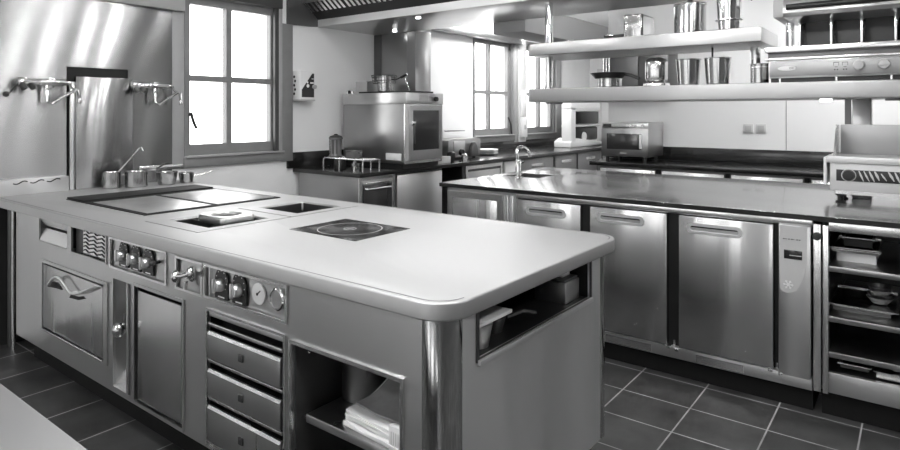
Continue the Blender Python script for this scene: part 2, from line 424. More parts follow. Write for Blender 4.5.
for (c, r) in (((-1.056, 1.341), .061), ((-1.045, 2.297), .050)):
    MB().lathe([(0, .118), (r-.004, .118), (r, .122), (r, .85), (0, .85)], (*c, 0), 40).build('corner_post', 'chrome', isl)
MB().box(-4.05, -1.10, 1.36, 2.30, 0, .14).build('plinth', 'plinth', isl)
MB().box(-4.088, -1.09, YP+.01, 2.36, .135, .14).build('base_sheet', 'dsteel', isl)
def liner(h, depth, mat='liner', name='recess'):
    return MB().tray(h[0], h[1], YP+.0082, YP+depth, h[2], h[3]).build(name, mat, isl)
def bezel(h, w=.008, out=.004, name='panel_frame', mat='rim', par=None):
    return MB().frame(h[0]-.002, h[1]+.002, h[2]-.002, h[3]+.002, w, YP-out, YP+.001).build(name, mat, par or isl)
# slot with tilting flap
r = liner(HO['slot'], .06)
MB().prism([(YP+.022, .782), (YP+.026, .782), (YP+.004, .718), (YP, .718)], 'yz', -3.752, -3.403).build('tilting_flap', 'rim', r)
MB().prism([(YP+.004, .834), (YP+.008, .834), (YP+.022, .798), (YP+.018, .798)], 'yz', -3.752, -3.403).build('upper_lip', 'rim', r)
# vent grille with wavy louvres
vn = MB().box(*HO['vent'][:2], YP+.02, YP+.024, *HO['vent'][2:]).build('vent_grille', 'liner', isl)
bezel(HO['vent'], .010, .005, 'grille_frame', 'steel', vn)
MB().box(-3.235, -2.968, YP+.010, YP+.019, .714, .838).build('grille_plate', 'rim', vn)
lv = MB()
for r_ in range(6):
    for c in range(3):
        x0 = -3.225 + c*.086; z = .733 + r_*.0185
        lv.tube([(x0 + .074*i/10, YP+.009, z + .005*math.sin(2*PI*i/10)) for i in range(11)], .0032, 6)
lv.build('louvre_slots', 'void', vn)
# control panels
def control_panel(h, name='control_panel'):
    p = MB().box(h[0], h[1], YP+.006, YP+.01, h[2], h[3]).build(name, 'steel', isl)
    bezel(h, .009, .006, 'panel_frame', 'rim', p)
    return p
def knob(par, x, z, s=1, turn=0):
    pts = [(x+.041*s*math.cos(a), z+.012+.048*s*math.sin(a)) for a in [PI*i/14 for i in range(15)]] + [(x-.041*s, z-.052*s), (x+.041*s, z-.052*s)]
    bz = MB().prism(pts, 'xz', YP-.003, YP+.0058).build('dial_plate', 'black', par)
    t = MB()
    for i in range(9):
        a = math.radians(-40 + 260*i/8); t.cyl((x+.033*math.cos(a), YP-.0038, z+.012+.039*math.sin(a)), (x+.033*math.cos(a), YP-.0028, z+.012+.039*math.sin(a)), .0022, n=8)
    t.box(x-.02, x+.02, YP-.0038, YP-.0028, z-.048, z-.043)
    t.build('dial_marks', 'plastic', bz)
    k = MB().lathe([(0, -.001), (.023*s, -.001), (.024*s, .006), (.021*s, .022), (.018*s, .026), (0, .026)], (x, YP-.003, z), 28, (0, -1, 0))
    k.box(-.005, .005, -.006, .006, -.024, .028, b=.003, M4=Matrix.Translation((x, YP-.034, z)) @ Matrix.Rotation(turn, 4, 'Y'))
    k.build('knob', 'satin', par)
p1 = control_panel(HO['p1'])
for x in (-2.795, -2.685, -2.575): knob(p1, x, .772)
kb = MB().cyl((-2.495, YP+.006, .785), (-2.495, YP-.02, .785), .007); kb.sphere((-2.495, YP-.024, .785), .012); kb.build('ignition_button', 'darkplastic', p1)
tp = control_panel(HO['tap'])
tk = MB().lathe([(0, 0), (.03, 0), (.03, .006), (.018, .01), (.014, .03), (0, .03)], (-2.245, YP+.006, .775), 24, (0, -1, 0))
tk.tube([(-2.30, YP-.03, .765), (-2.245, YP-.036, .775), (-2.20, YP-.03, .79)], .010)
for p in ((-2.305, YP-.03, .762), (-2.195, YP-.03, .793)): tk.sphere(p, .020, (1, .8, 1.2))
tk.build('water_valve', 'chrome', tp)
MB().tube([(-2.245, YP-.02, .75), (-2.25, YP-.022, .72)], .008).build('valve_spout', 'chrome', tp)
p2 = control_panel(HO['p2'])
MB().box(-2.112, -2.104, YP-.006, YP+.006, .715, .822).build('upright_strip', 'rim', p2)
for x in (-2.035, -1.925): knob(p2, x, .77)
gg = MB().lathe([(0, 0), (.036, 0), (.037, .006), (.031, .010), (0, .010)], (-1.815, YP+.006, .775), 32, (0, -1, 0)).build('gauge', 'white', p2)
nd = MB().box(-.002, .002, -.001, .001, -.004, .022, M4=Matrix.Translation((-1.815, YP-.0045, .775)) @ Matrix.Rotation(.9, 4, 'Y')); nd.cyl((-1.815, YP-.006, .775), (-1.815, YP-.0035, .775), .005)
nd.build('gauge_needle', 'black', gg)
sk = MB().lathe([(.03, 0), (.037, 0), (.038, .008), (.033, .011), (.029, .006)], (-1.712, YP+.006, .775), 32, (0, -1, 0), closed=True).build('socket_ring', 'chrome', p2)
MB().cyl((-1.712, YP+.006, .775), (-1.712, YP-.002, .775), .029, n=28).build('socket_cap', 'steel', sk)
# oven door
ov = MB().tray(*HO['oven'][:2], YP+.0082, YP+.05, *HO['oven'][2:]).build('oven', 'liner', isl)
od = MB().box(-3.691, -2.992, YP-.006, YP+.03, .268, .600, b=.004).build('oven_door', 'door', ov)
od['label'] = 'drop-down oven door'
MB().plate((-3.712, -2.945, .246, .624), [(-3.70, -2.985, .262, .608)], 'xz', YP-.006, YP).build('oven_frame', 'steel', ov)
MB().box(-3.70, -2.985, YP-.012, YP, .254, .262, b=.002).build('bottom_rail', 'rim', ov)
wv = [(-3.630, .500), (-3.60, .528), (-3.565, .548), (-3.52, .558), (-3.475, .553), (-3.435, .536), (-3.40, .517), (-3.365, .505), (-3.32, .505), (-3.25, .523), (-3.17, .552), (-3.085, .582)]
wv = [(x*.974, 1.4-(1.4-z)*.974) for x, z in wv]
def smooth2(p, k=2):
    for _ in range(k):
        q = [p[0]]
        for a, b in zip(p, p[1:]): q += [(a[0]*.75+b[0]*.25, a[1]*.75+b[1]*.25), (a[0]*.25+b[0]*.75, a[1]*.25+b[1]*.75)]
        p = q + [p[-1]]
    return p
ws = smooth2(wv)
hd = MB()
hd.tube([(x, YP-.032, z) for x, z in ws], .0068, 10)
for (x, z) in ((-3.585, .536), (-3.35, .505), (-3.12, .568)): hd.cyl((x*.974, YP-.03, 1.4-(1.4-z)*.974), (x*.974, YP-.004, 1.4-(1.4-z)*.974), .006, n=12)
hnd = None
D_od = od
def sub(mb, name, mat, par): return mb.build(name, mat, par)
# the door, pull and black plates painting its shade sit under the oven
sub(hd, 'wave_handle', 'satin', ov)
sub(MB().prism([(-3.62, .492), (-3.60, .512), (-3.56, .530), (-3.50, .534), (-3.46, .520), (-3.44, .506), (-3.50, .503), (-3.57, .497)], 'xz', YP-.009, YP-.004), 'handle_shade', 'void', ov)  # black plate painting the shade under the wave handle
sub(MB().prism([(-3.35, .484), (-3.33, .502), (-3.25, .506), (-3.19, .520), (-3.165, .512), (-3.24, .492)], 'xz', YP-.009, YP-.004), 'handle_shade', 'void', ov)
# channel with bolt
ch = liner(HO['chan'], .06, 'steel', 'bolt_channel')
MB().box(-2.80, -2.775, YP+.02, YP+.056, .175, .648, b=.003).build('channel_bar', 'rim', ch)
MB().box(-2.757, -2.742, YP-.008, YP+.05, .17, .65).build('channel_edge', 'steel', ch)
MB().prism([(YP-.002, .168), (YP+.055, .168), (YP+.055, .22)], 'yz', -2.897, -2.757).build('channel_foot', 'rim', ch)
MB().lathe([(0, 0), (.036, 0), (.036, .014), (.014, .022), (0, .022)], (-2.785, YP+.018, .48), 20, (0, -1, 0)).build('bolt_rose', 'black', ch)
MB().sphere((-2.815, YP-.012, .44), .028, (1, 1, 1.2)).cyl((-2.80, YP+.01, .47), (-2.815, YP-.012, .445), .01, n=12).build('bolt_knob', 'chrome', ch)
# cupboard door
cd = liner(HO['door'], .05, 'liner', 'cupboard')
MB().box(-2.662, -2.312, YP-.004, YP+.02, .172, .640, b=.004).build('cupboard_door', 'door', cd)
MB().frame(-2.702, -2.290, .150, .667, .012, YP-.006, YP).build('cupboard_frame', 'steel', cd)
# drawers
dr = liner(HO['drw'], .06, 'black', 'drawer_unit')
MB().frame(-2.134, -1.664, .155, .668, .009, YP-.006, YP).build('drawer_surround', 'rim', dr)
for (z0, z1) in ((.487, .585), (.347, .445), (.18, .309)):
    d = MB().prism([(YP-.010, z0), (YP+.004, z0), (YP+.004, z1), (YP-.003, z1), (YP-.010, z1-.008)], 'yz', -2.115, -1.684, b=.001).build('drawer', 'steel', isl)
    MB().prism([(YP-.0112, z1-.009), (YP-.009, z1-.009), (YP-.003, z1+.0008), (YP-.0055, z1+.0008)], 'yz', -2.114, -1.685).build('drawer_lip', 'rim', d)
    MB().box(-1.913, -1.887, YP-.016, YP-.009, (z0+z1)/2-.013, (z0+z1)/2+.013, b=.002).build('drawer_lock', 'dsteel', d)
    MB().box(-2.118, -1.68, YP-.006, YP+.004, z0-.017, z0-.006, b=.002).build('drawer_rail', 'rim', isl)
MB().box(-2.118, -1.68, YP-.002, YP+.004, .640, .657, b=.002).build('drawer_rail', 'steel', isl)
MB().box(-2.118, -1.68, YP-.006, YP+.004, .604, .618, b=.002).build('drawer_rail', 'rim', isl)
# open niche with shelf
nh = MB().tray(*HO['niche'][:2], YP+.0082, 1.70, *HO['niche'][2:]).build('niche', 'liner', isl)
MB().frame(-1.642, -1.142, .153, .660, .012, YP-.008, YP).build('niche_frame', 'rim', nh)
MB().box(-1.585, -1.160, 1.302, 1.69, .396, .424, b=.003).build('niche_shelf', 'steel', nh)
MB().box(-1.626, -1.586, 1.32, 1.69, .39, .40).build('shelf_runner', 'dsteel', nh)
for z in (.60,): MB().sphere((-1.6265, 1.35, z), .005).build('rivet', 'rim', nh)
# fittings let into the worktop
gp = MB().box(-3.90, -2.985, 1.47, 2.265, .9005, .905, b=.001).build('griddle_frame', 'void', isl)
MB().box(-3.62, -3.02, 1.50, 1.845, .905, .9065, b=.0006).build('griddle_plate', 'iron', gp)
MB().box(-3.62, -3.015, 1.88, 2.245, .905, .9065, b=.0006).build('griddle_plate', 'iron', gp)
MB().box(-3.90, -3.68, 1.475, 2.26, .905, .914, b=.002).build('griddle_guard', 'void', gp)
for (h, o_, nm) in ((SK1, (-2.83, -2.395, 1.40, 1.875), 'sink'), (SK2, (-2.83, -2.395, 1.885, 2.315), 'sink')):
    dp = .16
    s_ = MB().tray(h[0], h[1], h[2], h[3], .90-dp, .893, open_='+z').build(nm, 'dsteel', isl)
    MB().plate(o_, [(h[0]-.004, h[1]+.004, h[2]-.004, h[3]+.004)], 'xy', .9002, .9015).build('sink_rim', 'top', s_)
    gr = MB().plate((o_[0]-.003, o_[1]+.003, o_[2]-.003, o_[3]+.003), [(o_[0], o_[1], o_[2], o_[3])], 'xy', .9000, .9006).build('sink_seam', 'dsteel', s_)
    MB().cyl(((h[0]+h[1])/2, (h[2]+h[3])/2, .743), ((h[0]+h[1])/2, (h[2]+h[3])/2, .748), .03, n=20).build('sink_drain', 'dsteel', s_)
ct = MB().box(-2.147, -1.745, 1.675, 2.0, .9002, .9022, b=.0006).build('induction_hob', 'glassblack', isl)
rg = MB()
rg.lathe([(.135, 0), (.139, 0), (.139, .0003), (.135, .0003)], (-1.946, 1.838, .9022), 48, closed=True)
rg.lathe([(.024, 0), (.028, 0), (.028, .0003), (.024, .0003)], (-1.946, 1.838, .9022), 32, closed=True)
rg.box(-1.975, -1.917, 1.8365, 1.8395, .9022, .9025); rg.box(-1.9475, -1.9445, 1.81, 1.866, .9022, .9025)
rg.build('hob_ring', 'ring', ct)
MB().box(-4.395, -4.094, 1.52, 2.36, 0, .848).build('cavity_shade_block', 'void', isl)  # black block painting the darkness of the cavity by the wall
MB().box(-4.396, -4.385, 1.26, 1.52, 0, .848).build('cavity_shade_sheet', 'void', isl)  # black sheet, same painted darkness on the wall side
# cavity at the far end between island and wall: water pipes
for (x, y, r) in ((-4.335, 1.335, .018), (-4.262, 1.325, .011)):
    tag(MB().tube([(x, y, .0), (x, y, .845)], r, 14).build('water_pipe', 'rim' if r < .015 else 'dsteel'),
        'thin bright pipe between the island and the steel wall' if r < .015 else 'thicker dull pipe between the island and the steel wall', 'pipe')

# saucepans and things on the island
def pan(name, label, x, y, z, r, h, handle, taper=.0, mat='pot', hmat='pot', group=None):
    t = thing(name, label, 'pan', (x, y, z), group)
    r0 = r - taper
    MB().lathe([(0, .0005), (r0-.004, .0005), (r0, .004), (r, h-.003), (r+.003, h), (r-.001, h), (r-.003, h-.003), (r0-.003, .006), (0, .006)], (x, y, z), 36).build('body', mat, t)
    if handle:
        P = [(x+r*math.cos(handle[0])+dx*math.cos(handle[0]), y+r*math.sin(handle[0])+dx*math.sin(handle[0]), z+dz) for dx, dz in handle[1]]
        MB().tube(P, handle[2], 8).build('handle', hmat, t)
    return t
pan('saucepan', 'small tall pot holding a ladle, first in the row by the flue cover', -4.255, 1.875, .9005, .055, .108, None)
ld = thing('ladle', 'thin steel ladle leaning up out of the first small pot by the flue', 'ladle', (-4.25, 1.88, .93))
MB().tube([(-4.26, 1.872, .918), (-4.225, 1.90, 1.00), (-4.17, 1.965, 1.10), (-4.135, 2.0, 1.165), (-4.125, 2.012, 1.168), (-4.12, 2.018, 1.145)], .0045, 8).build('handle', 'rim', ld)
MB().lathe([(0, -.010), (.018, -.006), (.026, .004), (.024, .004), (.016, -.004), (0, -.007)], (-4.262, 1.87, .918), 20).build('bowl', 'rim', ld)
pan('saucepan', 'widest saucepan in the row on the island, beside the one with the ladle', -4.195, 2.01, .9005, .070, .105, (math.radians(262), [(-.003, .085), (.015, .09), (.022, .085)], .005))
sp3 = pan('saute_pan', 'flared saucepan with a raised dark handle, third in the row on the island', -4.165, 2.205, .9005, .070, .090, None, taper=.014)
MB().tube([(-4.215, 2.157, .975), (-4.245, 2.175, 1.005), (-4.285, 2.24, 1.03), (-4.295, 2.285, 1.037)], .0065, 8).build('handle', 'dsteel', sp3)
pan('saute_pan', 'smallest saucepan at the window end of the row, handle towards the window', -4.185, 2.36, .9005, .052, .07, (math.radians(58), [(-.003, .05), (.03, .05), (.08, .065), (.12, .075)], .005), taper=.008, hmat='rim')
rk = thing('pasta_insert', 'bright square ring insert sitting in the front sink of the island', 'insert', (-2.61, 1.64, .86))
hole = [(-2.60+.066*math.cos(2*PI*i/32), 1.665+.066*math.sin(2*PI*i/32)) for i in range(32)]
MB().slab(rrect(-2.71, -2.49, 1.575, 1.755, .03, 8), [hole], .888, .924, .010).build('ring_plate', 'steel', rk)
MB().tube([(-2.768, 1.595, .888), (-2.452, 1.595, .888)], .005, 8).tube([(-2.768, 1.735, .888), (-2.452, 1.735, .888)], .005, 8).build('support_bar', 'dsteel', rk)
MB().lathe([(.066, -.10), (.066, 0), (.069, 0), (.069, -.103), (0, -.103), (0, -.10)], (-2.60, 1.665, .893), 32).build('basket', 'dsteel', rk)

# stockpot, cloth and carton in the niche
sp = pan('stockpot', 'tall dull stockpot at the back of the niche in the island', -1.53, 1.52, .4245, .082, .19, None, mat='dsteel')
MB().tube([(-1.47, 1.463, .58), (-1.455, 1.448, .575), (-1.455, 1.448, .53), (-1.47, 1.463, .525)], .005, 8).build('handle', 'dsteel', sp)
cn = thing('canister', 'narrow steel canister behind the folded cloth in the niche', 'canister', (-1.33, 1.63, .4245))
MB().lathe([(0, 0), (.058, 0), (.06, .003), (.06, .15), (.055, .155), (0, .155)], (-1.33, 1.63, .4245), 30).build('body', 'liner', cn)
MB().lathe([(0, .155), (.045, .155), (.045, .17), (0, .172)], (-1.33, 1.63, .4245), 30).build('lid', 'dsteel', cn)
def cloth_mesh(x0, x1, y0, y1, z0, layers, seed, lift):
    rnd = random.Random(seed); m = MB()
    for k in range(layers):
        t = bmesh.new(); n = 12; vs = {}
        j = [rnd.uniform(-.008, .008) for _ in range(4)]
        for i in range(n+1):
            for q in range(n+1):
                u, v = i/n, q/n
                xx = x0 + j[0] + (x1+j[1]-x0-j[0])*u; yy = y0 + j[2] + (y1+j[3]-y0-j[2])*v
                zz = z0 + k*.008 + lift*(v**2)*k/layers + .003*math.sin(u*9+k) * math.sin(v*7+k*2) + .0035
                vs[i, q] = t.verts.new((xx, yy, zz))
        for i in range(n):
            for q in range(n): t.faces.new((vs[i, q], vs[i+1, q], vs[i+1, q+1], vs[i, q+1]))
        r_ = bmesh.ops.extrude_face_region(t, geom=t.faces[:])
        bmesh.ops.translate(t, vec=(0, 0, .0065), verts=[v for v in r_['geom'] if isinstance(v, bmesh.types.BMVert)])
        bmesh.ops.recalc_face_normals(t, faces=t.faces[:])
        m._join(t)
    return m
cw = thing('kitchen_cloth', 'folded white kitchen cloth lying on the niche shelf of the island', 'cloth', (-1.30, 1.40, .4245))
RZ = Matrix.Translation((-1.30, 1.40, 0)) @ Matrix.Rotation(math.radians(-4), 4, 'Z') @ Matrix.Translation((1.30, -1.40, 0))
cloth_mesh(-1.425, -1.172, 1.318, 1.50, .4225, 6, 3, .05).build('cloth', 'cloth', cw, M4=RZ)
gc = cloth_mesh(-1.405, -1.18, 1.352, 1.53, .474, 2, 5, .11); gc.build('grey_cloth', 'greycloth', cw, M4=RZ)
cb = thing('carton', 'small white carton with fine printed lines standing before the folded cloth', 'carton', (-1.195, 1.322, .4245))
MB().box(-1.222, -1.168, 1.306, 1.326, .4245, .497, b=.001).build('box', 'white', cb)
ln = MB()
for k in range(4): ln.box(-1.213+k*.009, -1.211+k*.009, 1.3052, 1.3062, .445, .482)
ln.build('printed_lines', 'greyplastic', cb)
bw = thing('steel_bowl', 'shiny steel bowl on the floor of the niche under the shelf', 'bowl', (-1.36, 1.45, .169))
MB().lathe([(0, 0), (.05, 0), (.09, .05), (.10, .10), (.096, .10), (.086, .05), (.048, .004), (0, .004)], (-1.36, 1.45, .1695), 32).build('bowl', 'chrome', bw)
# things in the open end compartment
t = thing('cutting_board', 'white board lying on a bowl inside the end opening of the island', 'board', (-1.07, 1.56, .70))
MB().box(-1.09, -1.022, 1.45, 1.66, .770, .782, b=.003).build('board', 'white', t)
t = thing('metal_tub', 'small dull metal tub under the white board inside the end opening', 'tub', (-1.07, 1.53, .70))
MB().lathe([(0, 0), (.038, 0), (.05, .065), (.052, .07), (.048, .07), (.036, .003), (0, .003)], (-1.068, 1.525, .6985), 28).build('tub', 'iron', t)
t = thing('steel_strainer', 'dark round strainer beside the tub inside the end opening', 'strainer', (-1.09, 1.66, .70))
MB().lathe([(0, 0), (.03, 0), (.045, .05), (.048, .052), (.043, .052), (.028, .004), (0, .004)], (-1.095, 1.655, .6985), 26).build('bowl', 'dsteel', t)
MB().tube([(-1.05, 1.67, .748), (-1.03, 1.74, .755), (-1.02, 1.80, .735)], .006, 8).build('handle', 'darkplastic', t)
t = thing('tin_box', 'dull square tin at the far side of the end opening', 'tin', (-1.1, 2.10, .70))
MB().box(-1.16, -1.03, 2.04, 2.155, .6985, .775, b=.004).build('tin', 'iron', t)
MB().box(-1.155, -1.035, 2.045, 2.15, .775, .785, b=.003).build('lid', 'dsteel', t)
tag(MB().box(-1.12, -1.06, 2.075, 2.135, .7855, .835, b=.003).build('small_carton', 'cloth'), 'small pale carton on the dull tin in the end opening', 'carton')

# wall taps
def wall_tap(y, lever, label):
    t = thing('wall_tap', label, 'tap', (XW+.014, y, 1.59), 'wall taps over the island')
    xb = -4.325; z = 1.59
    m = MB()
    for dy in (-.115, .04):
        m.lathe([(0, 0), (.036, 0), (.034, .012), (.014, .016), (.014, .07), (0, .07)], (XW+.014, y+dy, z-.004), 24, (1, 0, 0))
    m.cyl((xb, y-.13, z), (xb, y+.10, z), .020, n=20, b=.004)
    m.cyl((xb, y-.165, z), (xb, y-.13, z), .028, n=20, b=.006)
    m.cyl((xb, y-.05, z), (xb, y-.03, z), .026, n=20, b=.003)
    m.cyl((xb, y+.10, z), (xb, y+.135, z), .013, n=16, b=.003)
    m.build('body', 'chrome', t)
    s = MB().tube([(xb, y-.005, z-.015), (xb+.005, y-.005, z-.06), (xb+.01, y-.002, z-.12), (xb+.015, y+.02, z-.135), (xb+.03, y+.10, z-.075), (xb+.04, y+.145, z-.045), (xb+.042, y+.16, z-.05), (xb+.043, y+.168, z-.115)], .0095, 10)
    s.cyl((xb+.043, y+.167, z-.10), (xb+.043, y+.168, z-.135), .013, n=14, b=.003)
    s.cyl((xb, y-.005, z-.055), (xb, y-.005, z-.02), .014, n=14, b=.003)
    s.build('spout', 'chrome', t)
    MB().tube([(xb, y+.12, z), (xb+.01, y+.135, z-.03), (xb+.03, y+.15, z-.05)], .006, 8).build('stay', 'chrome', t)
    h = MB().cyl((xb+.01, y-.147, z-.005), (xb+.022, y-.13, z-.05), .017, n=14, b=.005)
    h.cyl((xb, y-.10, z-.01), (xb+.03, y-.085, z-.045), .016, n=14, b=.005)
    if lever:
        h.tube([(xb, y-.165, z-.02), (xb+.01, y-.20, z-.065), (xb+.01, y-.215, z-.075)], .005, 8)
        h.sphere((xb+.01, y-.222, z-.08), .017)
    h.build('lever', 'darkplastic' if lever else 'dsteel', t)
wall_tap(1.525, True, 'chrome wall tap nearer the left edge, with a black ball lever')
wall_tap(2.205, False, 'chrome wall tap beside the window, swivel spout turned to the window')

# ------------------------------------------------------------------ worktable in the corner of the view
wt = thing('worktable', 'plain steel worktable whose corner shows at the bottom left', 'table', (-1.6, -.05, 0))
MB().box(-2.8, -.62, -.5, .402, .862, .90, b=.006).build('tabletop', 'worn', wt)
for x in (-2.74, -.68):
    for y in (-.44, .34): MB().box(x-.02, x+.02, y-.02, y+.02, 0, .862, b=.003).build('leg', 'steel', wt)
MB().box(-2.74, -.68, -.44, .34, .22, .245, b=.003).build('undershelf', 'steel', wt)

# ------------------------------------------------------------------ refrigerated counter in the middle
ZS = .899
wk = tag(MB().slab([(-2.60, 3.28), (.55, 3.28), (.55, 4.76), (-2.60, 4.76)], [[(-2.50, 3.93), (-2.21, 3.93), (-2.21, 4.23), (-2.50, 4.23)]], ZS, .925, .003).build('stone_worktop', 'stone'),
         'polished black stone worktop over the row of steel fridge doors', 'worktop')
MB().box(-2.6, .55, 3.2785, 3.2799, ZS+.001, .9235).build('front_edge_shade', 'stone2', wk)  # same stone; darker strip puts the edge's shade into the colour
sb = thing('sink_basin', 'small sink let into the left end of the polished black worktop', 'sink', (-2.40, 4.10, .70))
MB().tray(-2.498, -2.212, 3.932, 4.228, .74, .921, open_='+z').build('basin', 'liner', sb)
MB().lathe([(0, 0), (.03, 0), (.03, .004), (0, .004)], (-2.355, 4.08, .7435), 20).build('drain', 'chrome', sb)
ft = thing('sink_tap', 'curved chrome tap at the sink end of the polished worktop', 'tap', (-2.33, 3.865, .925))
MB().lathe([(0, 0), (.030, 0), (.029, .008), (.022, .014), (.022, .125), (.018, .135), (0, .135)], (-2.33, 3.865, .9252), 24).build('body', 'chrome', ft)
MB().tube([(-2.335, 3.865, 1.05), (-2.345, 3.862, 1.10), (-2.345, 3.875, 1.14), (-2.325, 3.92, 1.15), (-2.305, 3.965, 1.12), (-2.30, 3.98, 1.075)], .0125, 10, smooth=1).build('spout', 'chrome', ft)
MB().tube([(-2.312, 3.86, 1.03), (-2.28, 3.845, 1.045), (-2.262, 3.835, 1.05)], .006, 8).build('lever', 'chrome', ft)
YD = 3.315
# left cupboard
cu = thing('sink_cupboard', 'narrow steel cupboard under the sink end of the black worktop', 'cupboard', (-2.29, 3.9, 0))
MB().tray(-2.565, -2.02, YD+.012, 4.68, .10, ZS-.001, open_='+z').build('body', 'steel', cu)
MB().frame(-2.557, -2.118, .12, .873, .04, YD-.002, YD+.012).build('door_frame', 'rim', cu)
MB().box(-2.515, -2.16, YD+.003, YD+.0125, .165, .832, b=.002).build('door', 'door', cu)
MB().box(-2.515, -2.16, YD, YD+.0125, .833, .842).build('door_shadow_gap', 'void', cu)
ps = MB()
for x, w in ((-2.105, .012), (-2.085, .012), (-2.06, .025)): ps.box(x, x+w, YD-.002, YD+.012, .10, .875, b=.002)
ps.build('pilaster', 'steel', cu)
MB().box(-2.565, -2.02, YD+.03, 4.6, 0, .10).build('plinth', 'plinth', cu)
fr = thing('fridge_counter', 'steel undercounter fridge with three doors and a slim control panel', 'fridge', (-1.2, 4.0, 0))
MB().box(-2.018, -.408, YD+.03, 4.68, .10, ZS-.001).build('body', 'black', fr)  # body coloured black to paint the dark gaps between doors
MB().box(-2.018, -.404, YD+.004, YD+.03, .866, ZS-.002, b=.002).build('top_rail', 'rim', fr)
MB().box(-2.018, -.404, YD-.004, YD+.03, .10, .158, b=.003).build('bottom_rail', 'steel', fr)
for x0, x1 in ((-1.42, -1.16), (-.93, -.70)): MB().prism([(YD-.006, .108), (YD-.004, .145), (YD-.003, .145), (YD-.003, .108)], 'yz', x0, x1).build('kick_strip', 'rim', fr)
MB().box(-2.018, -.404, YD+.022, 4.6, 0, .10).build('plinth', 'plinth', fr)
def stad(x0, x1, z0, z1, n=10):
    r = (z1-z0)/2; zc = (z0+z1)/2
    return [(x1-r+r*math.sin(PI*i/n), zc+r*math.cos(PI*i/n)) for i in range(n+1)] + [(x0+r-r*math.sin(PI*i/n), zc-r*math.cos(PI*i/n)) for i in range(n+1)]
def loop_plate(outer, inner, y0, y1):
    m = MB(); t = bmesh.new(); n = len(outer)
    L = [[t.verts.new((p[0], y, p[1])) for p in lp] for lp in (outer, inner) for y in (y0, y1)]
    for a, b in ((0, 1), (2, 3), (0, 2), (1, 3)):
        for i in range(n): t.faces.new((L[a][i], L[a][(i+1) % n], L[b][(i+1) % n], L[b][i]))
    bmesh.ops.recalc_face_normals(t, faces=t.faces[:]); return m._join(t)
def fridge_door(par, x0, x1, hx0, hx1, hz, y=YD):
    d = MB().box(x0, x1, y-.012, y+.028, .163, .860, b=.005).build('door', 'door', par)
    o_ = stad(hx0, hx1, hz-.027, hz+.027); i_ = stad(hx0+.018, hx1-.018, hz-.0125, hz+.0125)
    loop_plate(o_, i_, y-.020, y-.011).build('handle_surround', 'satin', d)
    MB().prism(i_, 'xz', y-.014, y-.0115).build('finger_slot', 'iron', d)
    MB().prism(stad(hx0+.022, hx1-.022, hz+.005, hz+.0105), 'xz', y-.015, y-.0135).build('finger_slot_shade', 'void', d)  # raised black strip paints the shade in the slot's upper half
    return d
fridge_door(fr, -2.008, -1.573, -1.935, -1.665, .800)
fridge_door(fr, -1.515, -1.076, -1.468, -1.197, .806)
fridge_door(fr, -1.014, -.566, -.972, -.702, .802)
for x in (-1.045, -.556):
    hg = MB().box(x-.035, x-.012, YD-.014, YD+.02, .148, .162, b=.002); hg.box(x+.012, x+.03, YD-.014, YD+.02, .142, .155, b=.002); hg.cyl((x, YD+.02, .15), (x, YD+.02, .19), .006, n=10)
    hg.build('hinge', 'rim', fr)
cp = MB().box(-.544, -.408, YD-.012, YD+.028, .150, .866, b=.004).build('control_panel', 'steel', fr)
poly = [(-.538, .862), (-.424, .862), (-.424, .70), (-.428, .665), (-.440, .62), (-.456, .58), (-.474, .556), (-.494, .545), (-.512, .543), (-.528, .55), (-.538, .57)]
MB().prism(poly, 'xz', YD-.0135, YD-.011).build('control_fascia', 'palegrey', cp)
MB().box(-.520, -.444, YD-.016, YD-.0125, .706, .748, b=.001).build('display', 'glassblack', cp)
MB().box(-.497, -.446, YD-.0165, YD-.0158, .722, .726).build('display_light', 'ring', cp)
lt = MB()
for k, w in enumerate((.010, .006, .009, .011, .005, .010, .008)):
    lt.box(-.525+k*.0112, -.525+k*.0112+w*.85, YD-.0145, YD-.0133, .797, .802)
lt.build('maker_lettering', 'dsteel', cp)
sf = MB()
for k in range(3):
    sf.box(-.022, .022, -.0008, .0008, -.0022, .0022, M4=Matrix.Translation((-.502, YD-.0142, .583)) @ Matrix.Rotation(k*PI/3, 4, 'Y'))
for k in range(6):
    a = k*PI/3
    for sgn in (-1, 1):
        c0 = Vector((-.502+.013*math.cos(a), YD-.0142, .583+.013*math.sin(a)))
        sf.tube([c0, c0 + Vector((.008*math.cos(a+sgn*.8), 0, .008*math.sin(a+sgn*.8)))], .0015, 5)
sf.build('snowflake_sign', 'plastic', cp)
kk = MB().lathe([(0, 0), (.018, 0), (.018, .02), (0, .022)], (-.384, YD-.008, .828), 18, (0, -1, 0))
# open rack
rk = thing('open_rack', 'open steel rack cabinet with three bays under the right of the black worktop', 'cabinet', (-.03, 4.0, 0))
MB().box(-.400, -.368, YD-.008, YD+.03, .105, .882, b=.003).build('side_post', 'rim', rk)
MB().box(-.362, -.338, YD-.012, YD+.03, .105, .88, b=.003).build('side_post', 'rim', rk)
MB().tray(-.362, .34, YD+.012, 4.15, .19, .895, open_='-y').build('cabinet_body', 'liner', rk)
MB().box(-.338, .34, YD-.006, YD+.014, .855, ZS-.002, b=.002).build('top_rail', 'rim', rk)
MB().box(-.338, .34, YD-.006, YD+.02, .112, .207, b=.003).build('bottom_panel', 'steel', rk)
MB().box(-.368, .34, YD+.022, 4.6, 0, .11).build('plinth', 'plinth', rk)
MB().box(-.36, .34, YD+.03, 4.15, .11, .189).build('base_box', 'dsteel', rk)
kk.build('lock_knob', 'darkplastic', rk)
for z in (.669, .438, .275): MB().box(-.338, .337, YD-.004, 4.1, z, z+.026, b=.003).build('rack_shelf', 'shelf', rk)
MB().box(.10, .108, YD+.02, YD+.05, .21, .855, b=.002).build('rack_upright', 'rim', rk)
GL = 'trays and tubs in the open rack'
